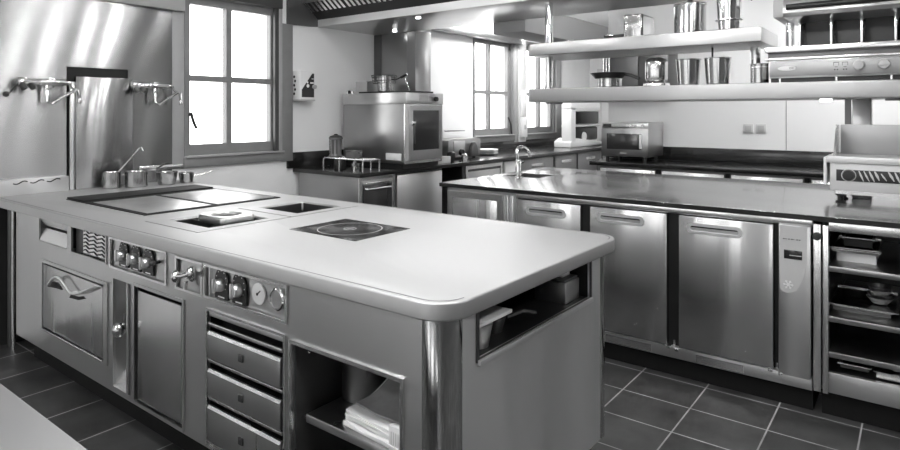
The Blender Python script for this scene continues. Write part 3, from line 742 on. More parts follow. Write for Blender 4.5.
def tub(x0, x1, y0, y1, z, h, label, mat='pot', rim=True, name='steel_tray'):
    t = thing(name, label, 'tray' if h < .03 else 'tub', ((x0+x1)/2, (y0+y1)/2, z), GL)
    MB().tray(x0, x1, y0, y1, z, z+h, open_='+z').build('pan', mat, t)
    if rim: MB().plate((x0-.01, x1+.01, y0-.01, y1+.01), [(x0+.002, x1-.002, y0+.002, y1-.002)], 'xy', z+h, z+h+.003).build('rim', 'rim', t)
    return t
tub(-.320, -.165, 3.45, 3.72, .6965, .045, 'shallow white tub on the top rack shelf under two trays', 'plastic', name='plastic_tub')
tub(-.335, -.155, 3.42, 3.75, .7445, .012, 'flat steel tray resting on the shallow white tub in the top bay')
tub(-.335, -.155, 3.42, 3.75, .7605, .004, 'upper flat tray at the top of the stack in the top bay')
tub(-.29, -.18, 3.46, 3.70, .7685, .04, 'clear lidded box on the flat trays in the top bay', 'ovenglass', name='lidded_box')
tub(-.335, -.11, 3.44, 3.78, .4645, .022, 'low steel tray on the middle rack shelf', 'dsteel')
tub(-.345, -.09, 3.42, 3.80, .4905, .005, 'wide flat sheet tray on the low tray in the middle bay', 'pot')
for k in range(4):
    tag(MB().lathe([(0, 0), (.03, 0), (.055-.002*k, .03), (.053-.002*k, .03), (.028, .003), (0, .003)], (-.155, 3.55, .4995+k*.017), 26).build('glass_bowl', 'iron' if k % 2 else 'greyplastic'),
        ['lowest', 'second', 'third', 'top'][k] + ' bowl of the nested stack on the sheet tray in the middle bay', 'bowl', 'nested bowls in the middle bay')
tub(-.30, -.19, 3.40, 3.7, .2095, .02, 'small tray on the cabinet floor at the left under the lowest shelf', 'dsteel')
tub(-.16, .085, 3.36, 3.75, .2095, .028, 'wide bright tray on the cabinet floor under the lowest shelf', 'rim')
tub(-.10, .08, 3.40, 3.75, .2415, .02, 'tray stacked on the wide bright tray under the lowest shelf', 'steel')

# ------------------------------------------------------------------ overhead shelves
sh = thing('overhead_shelf', 'two-tier bright steel shelf hanging over the polished black worktop', 'shelf', (-1.0, 4.05, 1.47))
MB().slab(rrect(-2.222, -.712, 3.80, 4.30, .03, 6, (0, 1, 1, 0)), [], 1.80, 1.885, .006).build('upper_tier', 'shelf', sh)
MB().slab(rrect(-2.222, .60, 3.80, 4.30, .03, 6, (0, 1, 1, 0)), [], 1.474, 1.567, .006).build('lower_tier', 'shelf', sh)
for (x, y, z0, z1) in ((-2.115, 3.93, 1.885, 2.184), (-2.115, 3.93, 1.567, 1.80), (-.80, 4.10, 1.567, 1.80)):
    MB().cyl((x, y, z0), (x, y, z1), .029, n=24).lathe([(.029, 0), (.05, 0), (.05, .006), (.029, .012)], (x, y, z0), 24).build('post', 'chrome', sh)
MB().box(-.305, -.215, 4.06, 4.16, .926, 1.474, b=.004).build('column', 'shelf', sh)
MB().box(-.34, -.31, 4.08, 4.10, 1.16, 1.474).build('cable_duct', 'dsteel', sh)
for x, y, mt, rr in ((-.42, 3.98, 'spot', .03), (-2.12, 4.02, 'dsteel', .06), (-.10, 3.93, 'dsteel', .05)):
    MB().cyl((x, y, 1.462), (x, y, 1.474), rr, n=24).build('underside_lamp' if mt == 'spot' else 'underside_fitting', mt, sh)
MB().cyl((-1.02, 3.99, 1.735), (-1.02, 3.99, 1.80), .006, n=8).build('hook', 'black', sh)

def canister(name, label, cat, x, y, z, r, h, mat='pot', rim=.004, taper=0, parts=()):
    t = thing(name, label, cat, (x, y, z))
    MB().lathe([(0, 0), (r-taper-.006, 0), (r-taper, .005), (r, h-.006), (r+rim, h-.003), (r+rim, h), (r-.004, h), (r-.006, h-.01), (r-taper-.004, .008), (0, .008)], (x, y, z+.0005), 40).build('body', mat, t)
    return t
ZU, ZL = 1.885, 1.567
def gn_box(name, label, x0, x1, y0, y1, z, h, r, mat='rim'):
    t = thing(name, label, 'container', ((x0+x1)/2, (y0+y1)/2, z))
    MB().slab(rrect(x0, x1, y0, y1, r, 6), [], z+.0005, z+h, .012).build('body', mat, t)
    MB().slab(rrect(x0-.006, x1+.006, y0-.006, y1+.006, r, 6), [], z+.0003, z+.008, .002).build('rim', mat, t)
    return t
gn_box('steel_container', 'upturned rectangular steel container on the upper shelf tier', -1.555, -1.425, 3.90, 4.14, ZU, .155, .02, 'pot')
c = canister('stockpot', 'wide steel pot on the middle of the upper shelf tier', 'pot', -1.145, 3.96, ZU, .094, .185)
MB().lathe([(0, 0), (.098, 0), (.098, .004), (.03, .012), (.012, .03), (0, .03)], (-1.145, 3.96, ZU+.186), 32).build('lid', 'dsteel', c)
c = thing('conical_strainer', 'tall conical steel strainer with a flange at the right of the upper tier', 'strainer', (-.93, 3.97, ZU))
MB().lathe([(0, 0), (.058, 0), (.058, .006), (.062, .06), (.078, .064), (.078, .069), (.064, .072), (.075, .25), (.072, .25), (.06, .07), (0, .07)], (-.915, 3.95, ZU+.0005), 36).build('body', 'chrome', c)
MB().tube([(-.845, 3.95, ZU+.20), (-.82, 3.96, ZU+.205), (-.79, 3.97, ZU+.18)], .008, 8).build('handle', 'darkplastic', c)
for k, (x0, x1, h, m_) in enumerate(((-2.02, -1.74, .03, 'dsteel'), (-1.73, -1.56, .045, 'black'))):
    t = thing('baking_tray', ['low dull tray lying left of the upturned container on the upper tier', 'black baking tin beside the upturned container on the upper tier'][k], 'tray', ((x0+x1)/2, 4.1, ZU))
    MB().tray(x0, x1, 4.0, 4.25, ZU+.0005, ZU+h, open_='+z').build('tray', m_, t)
    MB().tube([(x0+.02, 3.998, ZU+h-.006), (x0+.02, 3.98, ZU+h-.004), (x0+.07, 3.98, ZU+h-.004), (x0+.07, 3.998, ZU+h-.006)], .004, 8).build('handle', 'rim', t)
# lower tier
c = canister('casserole', 'small steel casserole under the black frying pan on the lower tier', 'pot', -1.655, 3.93, ZL, .075, .06)
c = thing('frying_pan', 'black frying pan resting on the small casserole on the lower tier', 'pan', (-1.66, 3.93, ZL+.061))
MB().lathe([(0, 0), (.09, 0), (.118, .032), (.122, .036), (.117, .036), (.088, .004), (0, .004)], (-1.665, 3.93, ZL+.0612), 36).build('body', 'black', c)
MB().lathe([(0, .045), (.02, .044), (.115, .037), (.118, .034), (0, .034)], (-1.665, 3.93, ZL+.0612), 36).build('lid', 'darkplastic', c)
MB().tube([(-1.555, 3.93, ZL+.088), (-1.51, 3.93, ZL+.078), (-1.455, 3.93, ZL+.052)], .011, 10).build('handle', 'black', c)
c = thing('bain_marie_pot', 'round-shouldered upturned steel container on the lower tier', 'container', (-1.34, 3.95, ZL))
MB().slab(rrect(-1.425, -1.282, 3.885, 4.03, .035, 8), [], ZL+.0005, ZL+.022, .004).build('rim', 'rim', c)
MB().slab(rrect(-1.418, -1.289, 3.892, 4.023, .05, 8), [], ZL+.021, ZL+.185, .034).build('body', 'pot', c)
canister('steel_beaker', 'steel beaker left of its twin on the lower tier', 'beaker', -1.155, 3.96, ZL, .073, .165, taper=.010).__setitem__('group', 'pair of steel beakers')
canister('steel_beaker', 'steel beaker right of its twin, under the hanging hook', 'beaker', -.982, 3.96, ZL, .075, .165, taper=.010).__setitem__('group', 'pair of steel beakers')
c = canister('milk_pot', 'small steel pot by the shelf post next to the salamander grill', 'pot', -.745, 3.93, ZL, .048, .115)
MB().lathe([(.048, 0), (.053, .002), (.053, .008), (.048, .01)], (-.745, 3.93, ZL+.09), 30).build('band', 'rim', c)

# ------------------------------------------------------------------ salamander grill
sa = thing('salamander_grill', 'steel salamander grill with black lift-up hood standing on the lower tier', 'grill', (-.3, 4.05, ZL))
MB().box(-.685, .12, 3.852, 4.28, 1.592, 1.692, b=.004).build('base', 'steel', sa)
MB().box(-.675, .11, 3.87, 4.26, ZL+.0005, 1.594).build('foot_frame', 'black', sa)
for x in (-.63, -.36, -.12): MB().cyl((x, 3.88, ZL+.0003), (x, 3.88, 1.594), .012, n=14).build('foot', 'rim', sa)
fa = MB().box(-.678, .115, 3.845, 3.853, 1.600, 1.684, b=.002).build('fascia', 'worn', sa)
el = [(-.59+.047*math.cos(2*PI*i/28), 1.645+.013*math.sin(2*PI*i/28)) for i in range(28)]
bd = MB().prism(el, 'xz', 3.841, 3.846).build('badge', 'plastic', fa)
tx = MB()
for k, w in enumerate((.010, .007, .009)): tx.frame(-.578+k*.013, -.578+k*.013+w, 1.640, 1.651, .002, 3.8400, 3.8412)
tx.build('badge_lettering', 'dsteel', bd)
sy = MB()
for k in range(2):
    x = -.372+k*.040
    sy.box(x, x+.026, 3.8436, 3.8455, 1.665, 1.668); sy.box(x, x+.002, 3.8436, 3.8455, 1.650, 1.668); sy.box(x+.024, x+.026, 3.8436, 3.8455, 1.650, 1.668)
    sy.box(x+.006, x+.020, 3.8436, 3.8455, 1.642, 1.6445); sy.box(x+.004, x+.010, 3.8436, 3.8455, 1.626, 1.632); sy.box(x+.016, x+.022, 3.8436, 3.8455, 1.626, 1.632)
sy.build('printed_symbols', 'darkplastic', fa)
for x in (-.258, -.150):
    k = MB().lathe([(0, 0), (.027, 0), (.026, .022), (.022, .028), (0, .028)], (x, 3.845, 1.648), 28, (0, -1, 0))
    k.box(-.005, .005, -.006, .0, -.026, .026, M4=Matrix.Translation((x, 3.818, 1.648)) @ Matrix.Rotation(.3 if x < -.2 else 1.5, 4, 'Y')); k.build('knob', 'palegrey', fa)
MB().box(-.70, .14, 3.835, 4.27, 1.692, 1.704, b=.002).build('drip_ledge', 'rim', sa)
MB().box(-.69, .13, 3.87, 4.25, 1.704, 1.735, b=.002).build('drawer_body', 'dsteel', sa)
MB().box(-.70, .14, 3.83, 4.26, 1.735, 1.765, b=.004).build('grid_ledge', 'rim', sa)
MB().box(-.54, .12, 4.20, 4.25, 1.765, 1.99).build('back_plate', 'void', sa)
for x in (-.545, -.392, -.253, -.105): MB().box(x-.006, x+.006, 3.95, 4.20, 1.765, 1.93, b=.002).build('rib', 'rim', sa)
for x0, x1 in ((-.538, -.40), (-.385, -.26), (-.246, -.112)): MB().box(x0, x1, 4.12, 4.14, 1.765, 1.93).build('heater_panel', 'black', sa)
for x in (-.61, .08): MB().cyl((x, 4.08, 1.765), (x, 4.08, 1.93), .022, n=20).build('lift_post', 'rim', sa)
MB().prism([(3.80, 1.945), (3.82, 1.925), (4.25, 1.925), (4.25, 2.05), (3.84, 2.05), (3.80, 1.975)], 'yz', -.605, .12, b=.003).build('lift_hood', 'steel', sa)
MB().tube([(-.585, 3.785, 1.975), (.10, 3.785, 1.975)], .016, 12).build('hood_handle', 'black', sa)
MB().box(-.66, -.605, 3.84, 4.2, 1.93, 2.03, b=.006).build('hood_end', 'greyplastic', sa)

# ------------------------------------------------------------------ table-top griddle on the right
gd = thing('countertop_griddle', 'white-fronted griddle with high splash guard on the right of the black worktop', 'griddle', (-.05, 4.0, .925))
for x in (-.34, .25):
    for y in (3.85, 4.01): MB().lathe([(0, 0), (.022, 0), (.024, .006), (.014, .012), (.014, .03), (.024, .04), (.024, .066), (0, .066)], (x, y, .9255), 20).build('foot', 'black', gd)
MB().box(-.385, .33, 3.812, 4.05, .99, 1.16, b=.006).build('body', 'lip', gd)
MB().box(-.40, .345, 3.795, 4.055, 1.135, 1.172, b=.008).build('griddle_top', 'lip', gd)
MB().box(-.412, -.398, 3.80, 4.05, 1.02, 1.165, b=.004).build('side_cheek', 'white', gd)
MB().box(-.36, .32, 3.822, 4.04, .972, .99).build('bottom_tray', 'rim', gd)
fp = MB().box(-.355, .31, 3.806, 3.813, 1.043, 1.102, b=.001).build('decor_panel', 'black', gd)
dp = MB()
rng = random.Random(4)
x = -.258
while x < .30:
    w = rng.uniform(.004, .007); k_ = rng.uniform(.020, .032); z0_ = rng.choice((1.046, 1.046, 1.054)); z1_ = rng.choice((1.1, 1.1, 1.09)); zm = (z0_+z1_)/2
    dp.prism([(x, z1_), (x+w, z1_), (x+k_*.45+w*1.6, zm), (x+k_+w*.6, z0_), (x+k_, z0_), (x+k_*.35, zm)], 'xz', 3.8045, 3.8062)
    x += rng.uniform(.020, .030)
dp.lathe([(.029, 0), (.033, 0), (.033, .002), (.029, .002)], (-.300, 3.8062, 1.074), 30, (0, -1, 0), closed=True)
dp.build('decor_stripes', 'palegrey', fp)
MB().lathe([(0, 0), (.027, 0), (.025, .02), (0, .022)], (-.300, 3.8062, 1.074), 28, (0, -1, 0)).build('control_knob', 'black', gd)
MB().box(-.355, .33, 4.02, 4.04, 1.16, 1.335, b=.003).build('back_guard', 'worn', gd)
MB().prism([(3.83, 1.165), (4.04, 1.165), (4.04, 1.335), (3.97, 1.335)], 'yz', -.372, -.360).build('side_guard', 'rim', gd)

# ------------------------------------------------------------------ back counter with microwave
YC = 5.66
tag(MB().slab([(-2.60, YC), (1.2, YC), (1.2, YB-.002), (-2.60, YB-.002)], [], .885, .925, .003).build('stone_worktop', 'stone2'), 'black stone worktop along the back wall under the microwave', 'worktop')
tag(MB().box(-2.655, 1.2, YB-.022, YB-.001, .926, 1.058, b=.002).build('splash_strip', 'stone2'), 'black stone splash strip along the back wall', 'splashback')
fb = thing('fridge_counter', 'long low steel fridge under the back worktop, only its bright door tops showing', 'fridge', (-.7, 5.95, 0))
MB().box(-2.55, 1.15, YC+.06, YB-.03, .08, .884).build('body', 'dsteel', fb)
MB().box(-2.55, 1.15, YC+.08, YB-.05, 0, .08).build('plinth', 'plinth', fb)
for k in range(6):
    x0 = -2.50 + k*.60
    MB().box(x0, x0+.54, YC+.03, YC+.06, .12, .862, b=.004).build('door', 'rim', fb)
    MB().box(x0+.55, x0+.585, YC+.035, YC+.06, .10, .87).build('door_gap', 'void', fb)
mw = thing('microwave', 'steel microwave oven at the left end of the back worktop', 'microwave', (-2.27, 5.95, .925))
MB().box(-2.505, -2.04, 5.75, 6.16, .975, 1.305, b=.006).build('case', 'steel', mw)
MB().box(-2.507, -2.038, 5.735, 5.752, .98, 1.245, b=.004).build('door', 'shelf', mw)
MB().box(-2.45, -2.105, 5.731, 5.737, 1.045, 1.198, b=.002).build('door_window', 'ovenglass', mw)
MB().box(-2.118, -2.098, 5.705, 5.725, 1.055, 1.19, b=.004).box(-2.114, -2.102, 5.72, 5.737, 1.06, 1.075).box(-2.114, -2.102, 5.72, 5.737, 1.17, 1.185).build('door_handle', 'white', mw)
MB().box(-2.505, -2.04, 5.74, 5.752, 1.25, 1.30, b=.003).build('control_strip', 'steel', mw)
MB().box(-2.49, -2.405, 5.737, 5.742, 1.258, 1.29).build('display', 'glassblack', mw)
bt = MB()
for k in range(4): bt.cyl((-2.25+k*.03, 5.742, 1.272), (-2.25+k*.03, 5.736, 1.272), .010, n=14)
bt.cyl((-2.09, 5.742, 1.275), (-2.09, 5.73, 1.275), .016, n=18)
bt.build('buttons', 'rim', mw)
MB().box(-2.32, -2.25, 5.733, 5.736, 1.004, 1.016).build('maker_plate', 'greyplastic', mw)
for x in (-2.46, -2.09):
    for y in (5.78, 6.1): MB().cyl((x, y, .9255), (x, y, .976), .018, n=14).build('foot', 'black', mw)
for x, lb in ((-1.283, 'left'), (-1.175, 'right')):
    s_ = thing('wall_socket', f'square wall socket on the back wall, {lb} one of the pair', 'socket', (x, YB-.012, 1.25), 'wall sockets over the back worktop')
    MB().box(x-.042, x+.042, YB-.012, YB-.0005, 1.21, 1.294, b=.003).build('plate', 'greyplastic', s_)
    MB().box(x-.028, x+.028, YB-.017, YB-.0115, 1.224, 1.28, b=.002).build('rocker', 'woodl', s_)
wc = thing('wall_cabinet', 'dark steel wall cabinet hung on the back wall behind the overhead shelf', 'cabinet', (-2.28, 6.1, 1.62))
MB().box(-2.60, -1.93, 5.97, YB-.001, 1.62, 2.16, b=.004).build('body', 'dsteel', wc)
for x0, x1 in ((-2.50, -2.22), (-2.215, -1.935)): MB().box(x0, x1, 5.955, 5.97, 1.63, 2.15, b=.003).build('door', 'dsteel', wc)
for x in (-2.58, -2.55, -2.52): MB().cyl((x, 5.955, 1.63), (x, 5.955, 2.15), .008, n=10).build('upright_rail', 'rim', wc)

# ------------------------------------------------------------------ counter along the window wall
XC = -3.56; YN = 3.47; ZC = .912
tag(MB().slab([(-4.398, YN), (XC, YN), (XC, 9.3), (-4.398, 9.3)], [], ZC-.035, ZC, .003).build('stone_worktop', 'stone2'), 'long black stone worktop under the far windows', 'worktop')
tag(MB().box(-4.398, -4.376, 3.40, 9.3, ZC+.0005, 1.05, b=.002).build('splash_strip', 'stone2'), 'black stone splash strip under the far windows', 'splashback')
eb = thing('warming_cupboard', 'steel end cupboard with a black warming drawer, below the grinder', 'cupboard', (-3.98, 3.7, 0))
MB().box(-4.36, -3.61, YN+.03, 3.93, .09, ZC-.036, b=.003).build('body', 'shelf', eb)
MB().box(-4.36, -3.66, YN+.08, 3.93, 0, .09).build('plinth', 'plinth', eb)
MB().frame(YN+.03, 3.93, .10, .87, .025, -3.61, -3.60, 'yz').build('face_frame', 'rim', eb)
dw = MB().box(-3.609, -3.596, 3.545, 3.885, .40, .82, b=.003).build('warming_drawer', 'ovenglass', eb)
MB().tube([(-3.596, 3.57, .775), (-3.575, 3.575, .775), (-3.575, 3.855, .775), (-3.596, 3.86, .775)], .009, 10).build('handle', 'rim', dw)
MB().box(-3.609, -3.592, 3.545, 3.885, .805, .828, b=.002).build('drawer_trim', 'rim', dw)
fd = thing('undercounter_cabinet', 'steel cabinet with one dark door under the combi oven', 'cabinet', (-3.98, 4.27, 0))
MB().box(-4.36, -3.63, 3.935, 4.62, .09, ZC-.036).build('body', 'dsteel', fd)
MB().box(-3.63, -3.605, 3.96, 4.59, .12, .855, b=.004).build('door', 'steel', fd)
MB().box(-4.36, -3.68, 3.935, 4.62, 0, .09).build('plinth', 'plinth', fd)
# far drawers
fx = thing('drawer_cabinet', 'steel cabinet with a framed drawer beside the dark gap under the window worktop', 'cabinet', (-3.98, 5.3, 0))
MB().box(-4.36, -3.64, 4.96, 5.98, .09, ZC-.036).build('body', 'dsteel', fx)
MB().frame(4.98, 5.66, .12, .862, .035, -3.64, -3.61, 'yz').build('drawer_frame', 'rim', fx)
MB().box(-3.64, -3.62, 5.03, 5.62, .16, .80, b=.003).build('drawer', 'steel', fx)
MB().box(-3.64, -3.615, 5.72, 5.95, .12, .862, b=.003).build('pale_panel', 'white', fx)
MB().box(-4.36, -3.7, 4.96, 5.98, 0, .09).build('plinth', 'plinth', fx)
for k, (a, b_) in enumerate(((6.0, 6.85), (6.86, 7.5), (7.51, 8.3), (8.31, 9.25))):
    c = thing('base_cabinet', ['first', 'second', 'third', 'last'][k] + ' plain steel base cabinet past the drawers under the far windows', 'cabinet', (-3.98, (a+b_)/2, 0), 'base cabinets under the far windows')
    MB().box(-4.36, -3.64, a, b_, .09, ZC-.036).build('body', 'dsteel', c)
    MB().box(-3.64, -3.615, a+.02, b_-.02, .12, .86, b=.003).build('door', 'worn', c)
    MB().box(-3.615, -3.605, (a+b_)/2-.14, (a+b_)/2+.14, .76, .80, b=.004).build('handle', 'rim', c)
    MB().box(-4.36, -3.7, a, b_, 0, .09).build('plinth', 'plinth', c)
# combi oven
OX0, OX1, OY0, OY1 = -4.29, -3.50, 3.965, 4.48
ov = thing('combi_oven', 'large steel combi oven on the black worktop by the pillar', 'oven', ((OX0+OX1)/2, (OY0+OY1)/2, ZC))
MB().box(OX0, OX1-.03, OY0, OY1, .955, 1.475, b=.005).build('case', 'shelf', ov)
MB().box(OX0-.004, OX1-.006, OY0-.004, OY1+.002, 1.475, 1.575, b=.005).build('control_head', 'steel', ov)
MB().box(OX0+.02, OX1-.05, OY0+.02, OY1-.02, ZC+.0005, .956).build('base_frame', 'black', ov)
MB().box(OX1-.03, OX1-.022, OY0, OY1, .955, 1.475).build('front_frame', 'rim', ov)
dd = MB().plate((OY0+.03, OY1-.02, .985, 1.462), [(OY0+.085, OY1-.065, 1.07, 1.42)], 'yz', OX1-.022, OX1).build('oven_door', 'steel', ov)
MB().box(OX1-.018, OX1-.008, OY0+.08, OY1-.06, 1.065, 1.425).build('door_glass', 'ovenglass', dd)
MB().tube([(OX1, OY0+.075, 1.30), (OX1+.03, OY0+.075, 1.30), (OX1+.04, OY0+.06, 1.27), (OX1+.035, OY0+.06, 1.13)], .010, 10).build('door_handle', 'black', dd)
MB().box(OX1-.002, OX1+.018, OY0+.055, OY0+.10, 1.285, 1.325, b=.004).build('handle_mount', 'rim', dd)
MB().box(OX1-.007, OX1-.003, OY0+.17, OY0+.29, 1.50, 1.555).build('display', 'greyplastic', ov)
MB().lathe([(0, 0), (.022, 0), (.02, .022), (0, .024)], (OX1-.006, OY0+.40, 1.522), 20, (1, 0, 0)).build('dial', 'black', ov)
MB().box(-3.74, -3.56, OY0-.006, OY0, .985, 1.045, b=.001).build('rating_label', 'plastic', ov)
tr = thing('black_tray', 'black baking tray on top of the combi oven', 'tray', (-3.9, 4.2, 1.576))
MB().tray(-4.16, -3.56, 4.04, 4.40, 1.5765, 1.592, open_='+z').build('tray', 'black', tr)
pp = pan('steam_pot', 'steel pot wrapped by a wire basket on top of the combi oven', -3.93, 4.16, 1.580, .085, .16, None, taper=.01)
MB().tube([(-3.845, 4.16, 1.705), (-3.80, 4.17, 1.705), (-3.73, 4.19, 1.735)], [.006]*3, 8).build('handle', 'black', pp)
MB().tube([(-3.76, 4.18, 1.72), (-3.70, 4.195, 1.748)], .012, 10).build('grip', 'black', pp)
wb = thing('wire_basket', 'round wire basket hooked over the pot on the combi oven', 'basket', (-3.93, 4.16, 1.58))
wm = MB()
for z, r in ((1.742, .13), (1.725, .125), (1.695, .12), (1.67, .115)):
    wm.tube([(-3.95+r*math.cos(2*PI*i/28), 4.16+r*.8*math.sin(2*PI*i/28), z) for i in range(29)], .003, 6)
for i in range(14):
    a = 2*PI*i/14; wm.tube([(-3.95+.13*math.cos(a), 4.16+.104*math.sin(a), 1.742), (-3.95+.115*math.cos(a), 4.16+.092*math.sin(a), 1.67)], .002, 5)
wm.build('wires', 'dsteel', wb)
gb = thing('glass_box', 'clear grey plastic box on the left of the combi oven top', 'box', (-4.13, 4.15, 1.576))
MB().tray(-4.22, -4.07, 4.06, 4.30, 1.593, 1.69, open_='+z').build('box', 'iron', gb)
tp_ = thing('crucible_tongs', 'thin steel rod leaning against the pot on the combi oven', 'utensil', (-3.72, 4.2, 1.58))
MB().tube([(-3.67, 4.2, 1.594), (-3.735, 4.2, 1.72)], .005, 8).build('rod', 'rim', tp_)
for k, (x, m_) in enumerate(((-4.255, 'rim'), (-4.235, 'black'), (-4.19, 'rim'))):
    tag(MB().lathe([(0, 0), (.014, 0), (.014, .022), (.008, .03), (0, .03)], (x, 3.99, 1.5755), 16).build('salt_shaker', m_), ['tiny steel shaker at the left edge of the oven top', 'tiny black shaker between two steel ones on the oven top', 'tiny steel shaker in front of the clear box on the oven top'][k], 'shaker')
# pillar
pl_ = struct(MB().box(-4.398, -3.845, 4.49, 4.715, ZC+.0005, 2.184, b=.004).build('pillar', 'clad'))
pl_.data.materials[0] = M['shelf']
MB().box(-4.396, -4.30, 4.482, 4.4899, ZC+.05, 2.18).build('pillar_dark_reflection', 'dsteel', pl_)  # dark strips paint reflections along the edges of the steel face
MB().box(-3.95, -3.847, 4.482, 4.4899, ZC+.05, 2.18).build('pillar_dark_reflection', 'worn', pl_)
# grinder, pot and rack
wr = thing('wire_stand', 'low bright wire stand on the worktop end holding the grinder', 'stand', (-3.9, 3.62, ZC))
wz = MB()
for x in (-4.10, -3.90, -3.72, -3.62):
    wz.tube([(x, 3.56, ZC+.0005), (x, 3.56, ZC+.085), (x, 3.575, ZC+.095), (x, 3.74, ZC+.095), (x, 3.755, ZC+.085), (x, 3.755, ZC+.0005)], .007, 8)
for y in (3.58, 3.62, 3.66, 3.70, 3.74): wz.tube([(-4.11, y, ZC+.098), (-3.64, y, ZC+.098), (-3.615, y, ZC+.085)], .005, 8)
wz.build('wires', 'rim', wr)
gr = thing('pepper_grinder', 'tall dark ribbed pepper grinder on the wire stand', 'grinder', (-4.03, 3.64, ZC+.103))
MB().lathe([(0, 0), (.058, 0), (.06, .01), (.05, .03), (.052, .15), (.06, .155), (.06, .17), (0, .17)], (-4.03, 3.64, ZC+.1035), 28).build('body', 'dsteel', gr)
MB().lathe([(.058, .17), (.05, .182), (.02, .19), (.012, .20), (0, .20)], (-4.03, 3.64, ZC+.1035), 28).build('cap', 'black', gr)
for k in range(4):
    a = -2.4+k*.6; MB().box(-.006, .006, -.004, .004, .03, .15, M4=Matrix.Translation((-4.03+.052*math.cos(a), 3.64+.052*math.sin(a), ZC+.1035)) @ Matrix.Rotation(a, 4, 'Z')).build('rib', 'rim' if k == 1 else 'black', gr)
pan('butter_pan', 'small dark pan beside the grinder on the wire stand', -3.83, 3.66, ZC+.104, .075, .06, (math.radians(-10), [(-.003, .045), (.03, .045), (.05, .04)], .006), mat='dsteel')
tag(MB().lathe([(0, 0), (.05, 0), (.052, .004), (.052, .07), (.045, .08), (0, .08)], (-4.0, 3.66, ZC+.0005), 24).build('spice_tin', 'black'), 'black tin under the wire stand', 'tin')
tag(MB().lathe([(0, 0), (.04, 0), (.042, .004), (.042, .055), (.036, .06), (0, .06)], (-3.80, 3.66, ZC+.0005), 24).build('spice_tin', 'pot'), 'small steel tin under the wire stand', 'tin')
# toaster, scale, plates beyond the oven
ts = thing('vacuum_sealer', 'boxy steel appliance with a black lever beyond the combi oven', 'appliance', (-4.05, 5.3, ZC))
MB().prism([(5.02, ZC+.02), (5.60, ZC+.02), (5.60, ZC+.20), (5.52, ZC+.215), (5.10, ZC+.215), (5.02, ZC+.20)], 'yz', -4.30, -3.86, b=.006).build('case', 'shelf', ts)
MB().box(-3.86, -3.85, 5.10, 5.30, ZC+.03, ZC+.19, b=.003).build('front_plate', 'steel', ts)
MB().lathe([(0, 0), (.035, 0), (.03, .03), (0, .03)], (-3.85, 5.22, ZC+.07), 20, (1, 0, 0)).build('dial', 'black', ts)
MB().prism([(5.36, ZC+.02), (5.50, ZC+.02), (5.47, ZC+.13), (5.43, ZC+.17), (5.39, ZC+.13)], 'yz', -3.86, -3.81, b=.004).build('lever', 'dsteel', ts)
for x in (-4.25, -3.91):
    for y in (5.08, 5.54): MB().cyl((x, y, ZC+.0005), (x, y, ZC+.022), .018, n=12).build('foot', 'black', ts)
tag(MB().lathe([(0, 0), (.03, 0), (.045, .035), (.04, .09), (.028, .10), (0, .10)], (-3.72, 4.88, ZC+.0005), 20).build('oil_bottle', 'black'), 'black squat bottle in front of the boxy steel appliance', 'bottle')
tag(MB().lathe([(0, 0), (.03, 0), (.032, .06), (.02, .07), (0, .07)], (-3.68, 5.05, ZC+.0005), 20).build('spice_jar', 'rim'), 'small bright jar in front of the boxy steel appliance', 'jar')
tag(MB().box(-3.80, -3.63, 4.56, 4.76, ZC+.0005, ZC+.065, b=.006).build('cloth_box', 'greyplastic'), 'small grey box at the foot of the combi oven', 'box')
sc = thing('kitchen_scale', 'white scale with a flat tray on top of the boxy steel appliance', 'scale', (-4.1, 5.2, ZC+.217))
MB().prism([(5.05, ZC+.216), (5.45, ZC+.216), (5.40, ZC+.25), (5.20, ZC+.26), (5.06, ZC+.33)], 'yz', -4.26, -4.0, b=.004).build('body', 'plastic', sc)
MB().box(-4.28, -4.0, 5.12, 5.50, ZC+.285, ZC+.292, b=.002).build('weighing_tray', 'black', sc)
MB().cyl((-4.13, 5.30, ZC+.25), (-4.13, 5.30, ZC+.286), .02, n=12).build('tray_post', 'plastic', sc)
for k in range(3):
    tag(MB().lathe([(0, 0), (.08, 0), (.14, .022), (.138, .025), (.078, .004), (0, .004)], (-4.0, 5.92, ZC+.0005+k*.02), 32).build('dinner_plate', 'white'),
        ['lowest', 'middle', 'topmost'][k] + ' white plate of the stack by the far window', 'plate', 'white plates by the far window')
bx = thing('switch_box', 'narrow white socket trunk on the pier between the far windows', 'switch', (XW+.04, 7.34, 1.06))
MB().box(XW+.0405, XW+.075, 7.29, 7.42, 1.06, 1.34, b=.004).build('lower_box', 'white', bx)
MB().box(XW+.0405, XW+.07, 7.30, 7.41, 1.35, 1.70, b=.004).build('upper_box', 'plastic', bx)
MB().box(XW+.0755, XW+.078, 7.335, 7.375, 1.17, 1.23).build('rocker', 'greyplastic', bx)
# white machine at the far end of the window counter
mx = thing('dough_mixer', 'white stand mixer with dark workings at the far end of the window worktop', 'mixer', (-4.0, 8.2, ZC))
MB().prism([(7.80, ZC+.0005), (8.85, ZC+.0005), (8.85, ZC+.05), (8.40, ZC+.09), (7.95, ZC+.13), (7.80, ZC+.08)], 'yz', -4.12, -3.86, b=.01).build('base', 'white', mx)
MB().box(-4.02, -3.86, 7.82, 7.98, ZC+.05, ZC+.58, b=.03).build('column', 'white', mx)
MB().box(-4.02, -3.86, 7.82, 8.80, ZC+.50, ZC+.66, b=.03).build('head', 'white', mx)
MB().box(-4.10, -3.88, 8.10, 8.80, ZC+.32, ZC+.52, b=.03).build('gearbox', 'black', mx)
MB().box(-4.1, -3.87, 7.98, 8.80, ZC+.285, ZC+.31, b=.004).build('arm', 'white', mx)
MB().box(-4.12, -3.9, 8.0, 8.8, ZC+.08, ZC+.28, b=.03).build('bowl', 'black', mx)
